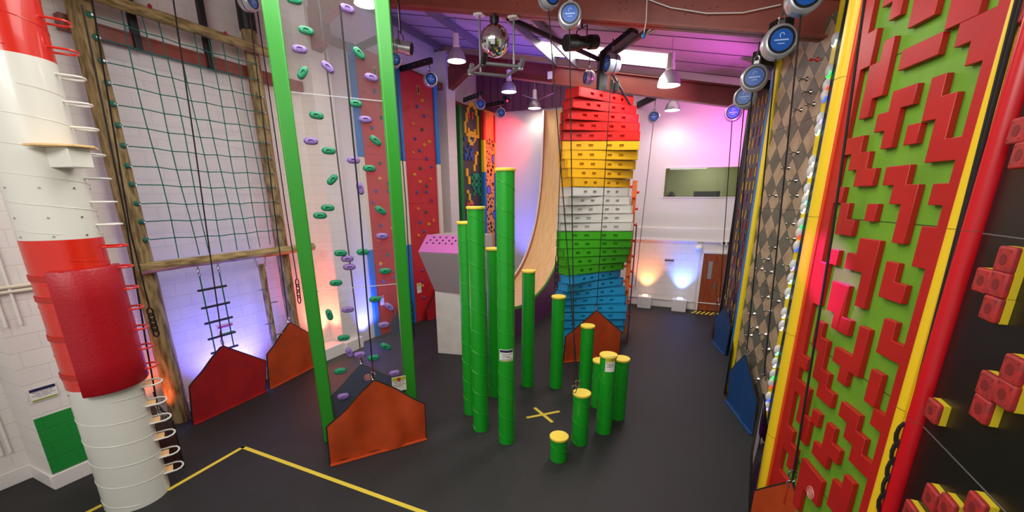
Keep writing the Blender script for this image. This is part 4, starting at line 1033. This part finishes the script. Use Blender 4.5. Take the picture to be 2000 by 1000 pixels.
# slotted black panel
BP = Plane((.9, 12.9), 14)
bp = thing('slotted_panel', 'dark climbing panel with rows of coloured slots beside the wooden door', 'climbing panel', BP.pt(.8, 0))
BT = BP.px(1490, 178)[1]
m_bk = mat('slate_board', '3c3238', .5)
hprism(BP, .0, 1.6, .05, .1, 0, BT).build('board', m_bk, bp)
m_s = {c: mat('slot_' + n, h, .45) for c, n, h in (('y', 'yellow', 'c8a01c'), ('r', 'red', '9a1420'), ('b', 'blue', '17308a'), ('k', 'dark', '201a20'))}
rows = [(195, 'yyyyyy'), (224, 'yyyyyk'), (254, 'ykryyy'), (277, 'yyrbry'), (309, 'yyyyyy'), (336, 'yyrybb'), (362, 'yyyyyy'), (387, 'yrbyyy'), (419, 'ryybby'), (441, 'yyrryy'), (465, 'yyrbyy'), (488, 'yybrby'), (515, 'yryrrb'), (540, 'yyyybb'), (562, 'yryrby'), (583, 'yyrbyy'), (603, 'yryyby'), (622, 'yybyry'), (640, 'ryyyyy')]
zr_ = [BP.px(1466 - (y-387)*.13, y)[1] for y, _ in rows]
us = [.2 + .23*k for k in range(6)]
# board face built round the slots so that each is a real opening
mb = M(); prev = 0
for z, (_, cs_) in sorted(zip(zr_, rows)):
    mb.obox(BP.pt(0, prev, 0), BP.d*1.6, BP.n*.05, (0, 0, z-.11-prev)); pu = 0
    for u in us:
        mb.obox(BP.pt(pu, z-.11, 0), BP.d*(u-.05-pu), BP.n*.05, (0, 0, .22)); pu = u+.05
    mb.obox(BP.pt(pu, z-.11, 0), BP.d*(1.6-pu), BP.n*.05, (0, 0, .22)); prev = z+.11
mb.obox(BP.pt(0, prev, 0), BP.d*1.6, BP.n*.05, (0, 0, BT-prev))
mb.build('slotted_face', m_bk, bp)
for z, (_, cs_) in zip(zr_, rows):
    for u, c in zip(us, cs_):
        hprism(BP, u-.05, u+.05, .012, .049, z-.11, z+.11).build('slot_back', m_s[c], bp)
        
padcol(BP, -.14, .0, .05, 0, BT+.1, mat('black_vinyl', '1c1418', .35), bp, back=.1)['label'] = 'black edge pad'
padcol(BP, 1.6, 1.75, .05, 0, BT+.1, mat('black_vinyl', '1c1418', .35), bp, back=.1)['label'] = 'black edge pad'

# right hand mats
g_bl, t_bl = gate('gate_mat', 'blue mat leaning before the diamond patterned panel', (1421, 783), (1471, 850), (1426, 726), (1479, 786), (1456, 694), m_blue, amp=.008)
g_bl2, t_bl2 = gate('gate_mat', 'blue mat at the foot of the dark slotted panel near the door', (1395, 668), (1417, 694), (1397, 622), (1428, 638), (1416, 600), m_blue, amp=.006)
def slim(label, a, b, h0, h1, m_):
    a, b = Vector(a), Vector(b); up = lambda p, h: p + Vector((0, 0, h))
    return gate('gate_mat', label, a, b, up(a, h0), up(b, h0), up((a+b)/2, h1), m_, amp=.003)
a = G(1392, 661); d = Vector((a.x, a.y, 0)).normalized()
slim('black mat seen edge-on right of the wooden door', a, a + d*.9 + Vector((-.02, 0, 0)), .75, 1.0, mat('black_canvas', '15100f', .5))
a = G(1414, 771); d = Vector((a.x, a.y, 0)).normalized()
slim('dark red mat seen edge-on between the two blue mats', a, a + d*.9 + Vector((.03, 0, 0)), 1.0, 1.2, m_maroon)
SL, PK = G(1475, 960, .42), G(1547, 942, .95)
dd = Vector((PK.x-SL.x, PK.y-SL.y, 0)); b0 = Vector((SL.x, SL.y, 0))
g_or, t_or = gate('gate_mat', 'orange mat at the bottom edge before the red and green wall', b0, b0+dd*2, SL, SL+dd*2, PK, m_orange, amp=.01)
def atd(px, py, h):
    r = ray(px, py); return EYE + r * (h / math.hypot(r.x, r.y))
a = G(1463, 1006); ha = a.xy.length
g_v, t_v = gate('gate_mat', 'glossy mat seen edge-on beside the yellow pad, coloured violet for the lights it mirrors', a, G(1484, 900), atd(1468, 885, ha), atd(1499, 850, ha+.5), atd(1490, 768, ha+.3), mat('violet_reflection_vinyl', '6a3078', .12, coat=.6), amp=.002)  # violet base colour stands in for coloured lights mirrored in the gloss

# ================================================================ HUNG THINGS
def towards(p, q=None):
    q = q or Vector((0, 0, 0)); v = Vector((q.x-p.x, q.y-p.y, 0)); return v.normalized()
m_house = mat('cast_aluminium', 'aeb0b4', .3, .45); m_lab = mat('blue_label', '1f58b0', .35); m_nb = mat('navy_band', '2a2a66', .4)
def autobelay(label, p, r=.17, face=None, end=None, hang=.45, mid=None, twist=0):
    p = Vector(p); o = thing('auto_belay', label, 'auto belay', p - Vector((0, 0, r)), 'auto belay devices hung round the hall')
    f = (face or towards(p)); c_, s_ = math.cos(R(twist)), math.sin(R(twist)); f = Vector((f.x*c_ - f.y*s_, f.x*s_ + f.y*c_, 0))
    k = r/.17
    M().lathe(p, [(0, -.13*k), (.11*k, -.13*k), (.15*k, -.10*k), (.168*k, -.05*k), (.168*k, -.012*k), (.158*k, -.01*k), (.158*k, .01*k), (.17*k, .012*k), (.17*k, .07*k), (.15*k, .10*k), (.132*k, .105*k), (.13*k, .095*k), (0, .095*k)], 32, axis=f).build('housing', m_house, o, sharp=30)
    M().lathe(p, [(.161*k, -.01*k), (.161*k, .01*k)], 32, axis=f).build('band', m_nb, o)
    M().lathe(p, [(.134*k, .096*k), (.134*k, .1075*k), (.112*k, .1075*k), (.112*k, .096*k)], 32, axis=f).build('dark_ring', m_black, o)
    lb = M().lathe(p, [(.11*k, .096*k), (.108*k, .103*k), (.0, .104*k)], 28, axis=f).build('face_label', m_lab, o); lb['label'] = 'blue face label'
    t_ = Vector((0, 0, 1)).cross(f); q = p + f*.1055*k
    mb = M().tube([q + t_*.022*k*math.cos(a*.7) + Vector((0, 0, (.045 + .022*math.sin(a*.7))*k)) for a in range(7)], .005*k, 5)
    mb.obox(q - t_*.07*k - Vector((0, 0, .008*k)), t_*.14*k, f*.001, (0, 0, .014*k)).obox(q - t_*.035*k - Vector((0, 0, .04*k)), t_*.07*k, f*.001, (0, 0, .009*k))
    mb.build('logo', mat('pale_blue_ink', 'a8c4ec', .4), lb)
    mb = M().box(p + Vector((0, 0, .185*k)), (.06*k, .06*k, .06*k), math.atan2(f.y, f.x))
    mb.tube([p + Vector((0, 0, .21*k)) + t_*.03*k*math.sin(a*math.pi/5) + Vector((0, 0, .035*k*(1-math.cos(a*math.pi/5)))) for a in range(10)], .008*k, 6, True)
    mb.build('shackle', m_steel, o)
    M().tube([p + Vector((0, 0, .27*k)), p + Vector((0, 0, .27*k + hang))], .012, 6).build('hanger', m_black, o)
    if end is not None:
        e = Vector(end); s0 = p - Vector((0, 0, .165*k)); pts = [s0, e + Vector((0, 0, .1))] if mid is None else [s0, Vector(mid), e + Vector((0, 0, .1))]
        M().tube(pts, .010, 6).build('webbing', m_blackfab, o)
        carabiner(M(), e + Vector((0, 0, .05))).build('carabiner', m_chrome, o)
    return o
def atdist(px, py, h):
    r = ray(px, py); return EYE + r * (h / math.hypot(r.x, r.y))
dh = lambda v: math.hypot(v.x, v.y)
V = Vector
autobelay('silver auto belay with blue face hanging top centre under the big red beam', D(1113, 32, 6.2), .175, end=V((-1.52, 5.88, 1.0)), hang=.25)
autobelay('auto belay cut off by the top edge, left of the central blue-faced one', D(1072, -4, 6.3), .16, end=V((-1.50, 5.97, 1.05)), hang=.35, twist=30)
autobelay('auto belay at the top of the right-hand wooden net pole', D(484, 2, 6.6), .15, end=t_or2, twist=50, hang=.3)
autobelay('largest auto belay at the top edge above the diamond panel', D(1570, -6, 4.9), .2, end=AP.pt(*AP.px(1490, 745, -.3), -.3), twist=15, hang=.3)
autobelay('auto belay at the top left corner of the diamond panel', D(1520, 84, 5.4), .2, end=t_bl, twist=15, hang=.12)
autobelay('third auto belay from the top in the row beside the pink ceiling', D(1473, 154, 6.5), .195, end=atdist(1431, 602, 12.2), hang=.2)
autobelay('second smallest auto belay in the row beside the pink ceiling', D(1456, 191, 7.6), .19, end=atdist(1418, 585, 12.6), hang=.2, twist=-12)
autobelay('smallest and lowest auto belay in the row beside the pink ceiling', D(1432, 221, 9.4), .185, end=atdist(1405, 590, 13.2), hang=.2)
autobelay('lone auto belay against the white far wall right of the tower', D(1277, 229, 13.2), .185, end=atdist(1240, 565, 14.3), hang=.26)
autobelay('auto belay seen side-on beside the black mast on top of the tower', atdist(1195, 125, dh(t_tow)), .2, end=t_tow, twist=-62, hang=.15)
autobelay('second auto belay behind the mast on the left of the tower top', D(1150, 152, 10.6), .17, twist=-70, hang=.2)
autobelay('auto belay at the top right corner of the far red panel', D(840, 156, 10.6), .175, face=V((.75, -.66, 0)), hang=.18)
autobelay('auto belay half hidden behind the right green post', D(769, 118, 9.2), .16, face=V((.75, -.66, 0)), hang=.2)
autobelay('auto belay above the pixel picture panel', D(938, 204, 14.6), .175, face=V((.6, -.8, 0)), hang=.1)
autobelay('auto belay above the drilled orange panel', D(978, 221, 15.4), .175, face=V((.6, -.8, 0)), hang=.1)
# brackets the devices hang from
def bracket(label, a, b, w_=.09, h_=.14, slots=True):
    a, b = V(a), V(b); d = b-a; n = V((-d.y, d.x, 0)).normalized()*w_
    o = thing('steel_bracket', label, 'bracket', (a+b)/2)
    M().obox(a - n/2, d, n, (0, 0, h_)).build('arm', m_black, o, bevel=.006)
    for k in range(5):
        c = a + d*(.15+.17*k) + V((0, 0, h_/2)); M().cyl(c - n*.52, c + n*.52, .018, n=8).build('bolt', m_steel, o)
    return o
bracket('black bracket above the near red panel', P1.pt(.1, tz1-.1, .0), D(752, 78, 8.4))
bracket('black bracket above the far red panel', P2.pt(.1, tz2-.1, .0), D(843, 124, 10.6))
bracket('black bracket above the pixel picture panel', TP.pt(.1, 7.25, -.05), D(944, 186, 14.6))
bracket('black bracket above the drilled orange panel', OP.pt(.05, 7.25, -.05), D(984, 204, 15.3))
bracket('slotted black bracket above the lone auto belay by the far wall', PY(1245, 212, 16.08), D(1277, 229, 13.2) + V((0, 0, .5)), .08, .2)
bracket('black bracket above the top left of the diamond panel', V((1.7, 8.3, 6.35)), D(1500, 90, 6.0), .2, .3)
bracket('black bracket above the slotted panel', V((1.7, 10.6, 6.3)), D(1476, 128, 7.0), .16, .22)
bracket('black bracket over the top of the slotted panel behind the belays', V((1.7, 12.2, 6.3)), D(1450, 170, 9.0), .12, .18)

# loose webbing straps from the roof
def webbing(label, pts, carab=True, r=.011, extra=0):
    pts = [V(p) for p in pts]; o = thing('webbing_strap', label, 'strap', pts[-1])
    M().tube(pts, r, 6).build('strap', m_blackfab, o)
    if carab:
        e = pts[-1]; M().tube([e + V((0, 0, .28)), e + V((0, 0, .1))], .012, 6).build('red_tail', mat('red_webbing', '7a1622', .7), o)
        carabiner(M(), e + V((0, 0, .05))).build('carabiner', m_chrome, o)
        if extra:
            for k in range(extra): carabiner(M(), e + V((.01*k, .02*k, -.06 - .05*k)), .1, .007, .7*k).build('carabiner', m_steel, o)
    return o
m0 = dh(t_red); webbing('black strap hanging in front of the climbing net to the red mat', [atdist(334, -30, m0-.4), atdist(377, 260, m0-.3), t_red])
webbing('black strap behind the clear wall down to the navy mat', [atdist(618, -40, dh(t_nav)), atdist(670, 400, dh(t_nav)), t_nav])
webbing('black strap crossing the clear wall down to the large orange mat', [atdist(664, 10, dh(t_big)), atdist(702, 400, dh(t_big)), t_big])
webbing('black strap with several carabiners beside the rungs of the round column', [atdist(160, 10, 7.2), atdist(244, 420, 7.3), atdist(287, 680, 7.35), atdist(309, 800, 7.4)], extra=3)
webbing('black strap hanging over the red and green wall to the bottom orange mat', [RP.pt(*RP.px(1697, -60, -.12), -.12), RP.pt(*RP.px(1625, 460, -.16), -.16), t_or], extra=1)
def rope(label, pts, knot=None, r=.011):
    pts = [V(p) for p in pts]; o = thing('rope', label, 'rope', pts[-1])
    M().tube(pts, r, 6).build('line', m_blackfab, o)
    if knot:
        a, b, n_ = V(knot[0]), V(knot[1]), knot[2]; ax = (b-a); mb = M(); t_ = V((-a.y, a.x, 0)).normalized(); t_ = V((t_.y, -t_.x, 0)) if 0 else V((a.y, -a.x, 0)).normalized()
        for i in range(n_):
            c = a + ax*((i+.5)/n_); L_ = ax.length/n_*.75; w_ = knot[3]
            mb.tube([c + t_*w_*math.cos(q)*(1 if i % 2 else -1) + ax.normalized()*L_*math.sin(q) + V((0, 0, 0)) for q in [2*math.pi*j/12 for j in range(12)]], r*1.15, 6, True)
        mb.build('knotted_tail', m_blackfab, o)
    return o
K_ = lambda x, y, off=-.09: RP.pt(*RP.px(x, y, off), off)
rope('black rope on the yellow strip left of the red pad, ending in large knots', [K_(1992, -20, -.05), K_(1885, 400, -.05), K_(1772, 832, -.05)], (K_(1772, 835, -.05), K_(1728, 1000, -.05), 5, .045), .012)
rope('second black rope on the yellow strip beside the knotted one', [K_(1998, -10, -.05), K_(1889, 400, -.05), K_(1780, 832, -.05)])
A_ = lambda x, y, off=-.12: AP.pt(*AP.px(x, y, off), off)
rope('black rope beside the lit domes, knotted near its end', [A_(1655, 20), A_(1590, 400), A_(1545, 650)], (A_(1543, 655), A_(1520, 768), 7, .03), .013)
rope('thin black rope beside the lit domes near the yellow pad', [A_(1662, 20, -.1), A_(1598, 400, -.1), A_(1480, 1000, -.1)], None, .008)
h1 = 9.6
rope('black rope with a knotted bundle hanging at the left edge of the tower', [atdist(1100, 205, h1), atdist(1092, 380, h1), atdist(1089, 500, h1)], (atdist(1088, 502, h1), atdist(1086, 565, h1), 5, .035), .01)
rope('black rope along the left net pole ending in a chain of knots', [atdist(178, -10, 8.6), atdist(255, 454, 8.7), atdist(292, 602, 8.75)], (atdist(292, 604, 8.75), atdist(306, 655, 8.8), 5, .035), .012)
rope('black rope beside the right net pole with a small knot bundle', [atdist(498, -10, 9.6), atdist(560, 420, 9.7), atdist(580, 545, 9.7)], (atdist(580, 547, 9.7), atdist(585, 590, 9.7), 4, .03), .01)
rope('black rope with knots beside the right green frame post', [atdist(760, -20, 7.6), atdist(793, 400, 7.6), atdist(803, 590, 7.6)], (atdist(804, 592, 7.6), atdist(807, 660, 7.6), 5, .025), .008)

# pendant lamps
m_refl = mat('spun_aluminium', 'a8a4a8', .35, .5); m_glow = mat('lamp_glow', 'ffffff', .4, emit='fff4e6', es=14)
def pendant(label, p, r=.24, e=55):
    p = V(p); o = thing('pendant_lamp', label, 'pendant lamp', p, 'high bay pendant lamps'); k = r/.24
    M().lathe(p, [(.24*k, 0), (.235*k, .06*k), (.2*k, .17*k), (.13*k, .26*k), (.09*k, .3*k), (.085*k, .3*k), (.125*k, .25*k), (.19*k, .165*k), (.225*k, .06*k), (.235*k, 0)], 32).build('reflector', m_refl, o)
    M().lathe(p, [(.225*k, .02*k), (0, .021*k)], 28).build('lens', m_glow, o)
    M().lathe(p, [(0, .3*k), (.09*k, .3*k), (.09*k, .36*k), (.075*k, .37*k), (.075*k, .62*k), (0, .63*k)], 20).build('gear_box', m_smooth, o)
    zt = roof_z(p.x); M().cyl(p + V((0, 0, .62*k)), (p.x, p.y, zt), .008, n=6).build('cable', m_steel, o)
    l = light('SPOT', 'lamp_light', p + V((0, 0, -.02)), e, (1, .96, .9), .2, p - V((0, 0, 3)), 150, .6)
pendant('pendant lamp at the top edge left of the right green post', D(716, 8, 8.0))
pendant('pendant lamp left of the mirror ball', D(892, 120, 10.6))
pendant('pendant lamp under the square lighting frame', D(994, 180, 13.0))
pendant('farthest left pendant lamp, above the white wall by the slide', D(1044, 212, 15.2))
pendant('largest pendant lamp right of the tower top', D(1306, 168, 8.9))
pendant('pendant lamp below the second beam near the far right wall', D(1313, 216, 13.2))

# mirror ball
c = PY(966, 80, 7.75); zc = c.copy()
mbn = thing('mirror_ball', 'silver mirror ball hanging below the big red beam', 'mirror ball', c)
mb = M(); n1, n2 = 20, 40; rb = .27
mb.lathe(c, [(rb*math.sin(math.pi*k/n1), -rb*math.cos(math.pi*k/n1)) for k in range(n1+1)], n2)
mb.build('ball', mat('mirror_tile', 'e8e8ea', .06, 1), mbn, sharp=1)
zt = 6.39 - .207*c.x
M().cyl(c + V((0, 0, rb-.01)), (c.x, c.y, zt-.22), .01, n=8).build('stem', m_steel, mbn)
M().lathe((c.x, c.y, zt-.22), [(0, 0), (.05, 0), (.085, .1), (.085, .17), (0, .17)], 20).build('motor', m_black, mbn)
M().cyl((c.x, c.y, zt-.06), (c.x, c.y, zt), .02, n=8).build('mount', m_black, mbn)
# square lighting frame
Z_ = PY(985, 120, 7.75).z
fpt = [PY(918, 126, 7.5), PY(985, 118, 8.0), PY(1014, 144, 7.9), PY(945, 148, 7.3)]
zc_ = sum(p.z for p in fpt)/4
fpt = [V((c.x-.42, 8.1, zc_)), V((c.x+.42, 8.1, zc_)), V((c.x+.42, 7.4, zc_)), V((c.x-.42, 7.4, zc_))]
ff = [atdist(918, 124, 8.9), atdist(985, 118, 9.0), atdist(1015, 144, 8.0), atdist(945, 150, 7.9)]
zz = sum(p.z for p in ff)/4
ff = [V((p.x, p.y, zz)) for p in (atdist(918, 125, 8.75), atdist(988, 119, 8.95), atdist(1016, 143, 8.35), atdist(944, 149, 8.15))]
lf = thing('lighting_frame', 'square grey tube frame hanging around the mirror ball', 'lighting frame', V((c.x, c.y, zz)))
for i in range(4): M().cyl(ff[i], ff[(i+1) % 4], .028, n=12).build('tube', m_purlin, lf)
for q, s_ in ((V((c.x-.33, 7.8, 0)), 0), (V((c.x+.36, 7.8, 0)), 0)):
    zb_ = 6.39 - .207*q.x; M().cyl((q.x, q.y, zz), (q.x, q.y, zb_), .02, n=10).build('drop_tube', m_purlin, lf); M().box((q.x, q.y, zb_-.02), (.18, .14, .04)).build('clamp', m_white, lf)
for i, (q, cl_) in enumerate(((ff[0], m_purlin), (ff[2], m_purlin), (ff[3], m_black))):
    M().cyl(q + V((0, 0, -.02)), q + V((.1, -.1, .1)), .045, n=12).cyl(q + V((0, 0, -.05)), q + V((0, 0, .05)), .05, n=12).build('spot_head', cl_, lf)
def profile_spot(label, a, b, r, m_, up):
    a, b = V(a), V(b); ax = (b-a); o = thing('profile_spotlight', label, 'spotlight', (a+b)/2)
    M().cyl(a, a + ax*.3, r*1.05, n=20).cyl(a + ax*.3, a + ax*.75, r*.8, n=20).cyl(a + ax*.75, b, r*.95, n=20).cyl(a + ax*.32, a+ax*.36, r*1.0, n=20).build('barrel', m_, o)
    M().cyl(b, b + ax*.02, r*.8, n=20).build('lens', mat('dark_lens', '20242a', .1), o)
    m_c = (a+b)/2; s_ = V((-ax.y, ax.x, 0)).normalized()*r*1.2
    M().tube([m_c - s_, m_c - s_ + V((0, 0, r*1.8)), m_c + s_ + V((0, 0, r*1.8)), m_c + s_], .012, 6).build('yoke', m_black, o)
    M().cyl(m_c + V((0, 0, r*1.8)), m_c + V((0, 0, r*1.8 + up)), .018, n=8).build('hanger', m_black, o)
profile_spot('silver stage spotlight to the right of the green frame top', D(764, 88, 8.0), D(804, 96, 8.0), .13, mat('dull_silver', '8c8e90', .3, .6), .6)
profile_spot('black stage spotlight under the beam left of the tower mast', D(1106, 84, 7.6), D(1164, 82, 7.9), .13, m_black, .55)
profile_spot('tiny red-glowing light fitting below the pendant by the far cladding', D(986, 190, 14.0), D(992, 196, 13.8), .08, m_black, .4)
p = D(991, 197, 13.75); M().ball(p, .03, 6).build('led', mat('red_led', 'ff3040', .4, emit='ff2030', es=6), [o for o in bpy.data.objects if o.name.startswith('profile_spotlight')][-1])
p = PY(1074, 147, 13.25); tag(M().box((p.x, 13.26, p.z), (.14, .05, .2)).build('sensor_box', m_beige, org=(p.x, 13.26, p.z)), 'small cream box fixed to the second red beam', 'sensor')
# cables
cb = [PY(1258, -4, 7.72), PY(1310, 15, 7.72), PY(1380, 26, 7.72), PY(1450, 25, 7.72), PY(1525, 9, 7.72)]
tag(M().tube(cb, .008, 6).build('cable', m_white, org=cb[0]), 'thin pale cable looping along the big red beam', 'cable')
cb = [PY(1264, -6, 7.6), PY(1262, 40, 7.6), PY(1257, 70, 7.6)]
o = thing('pull_cord', 'pale pull cord with a blue end hanging from the big red beam', 'cord', cb[-1])
M().tube(cb, .007, 6).build('cord', m_white, o); M().ball(cb[-1], .03, 6, sz=1.4).build('cord_end', m_bluep, o)
q = D(1044, 160, 14.5)
cb = [D(1020, 185, 15), D(1050, 196, 15), D(1085, 180, 15)]
tag(M().tube(cb, .012, 6).build('cable', m_steel, org=cb[0]), 'grey cable sagging from the farthest pendant lamp towards the tower', 'cable')
# coloured beam of the party light falling on the red and green wall
light('SPOT', 'magenta_beam', ff[2] + V((.1, -.1, -.35)), 6000, (.5, .05, 1), .03, RP.pt(.15, 3.25), 8, .8)
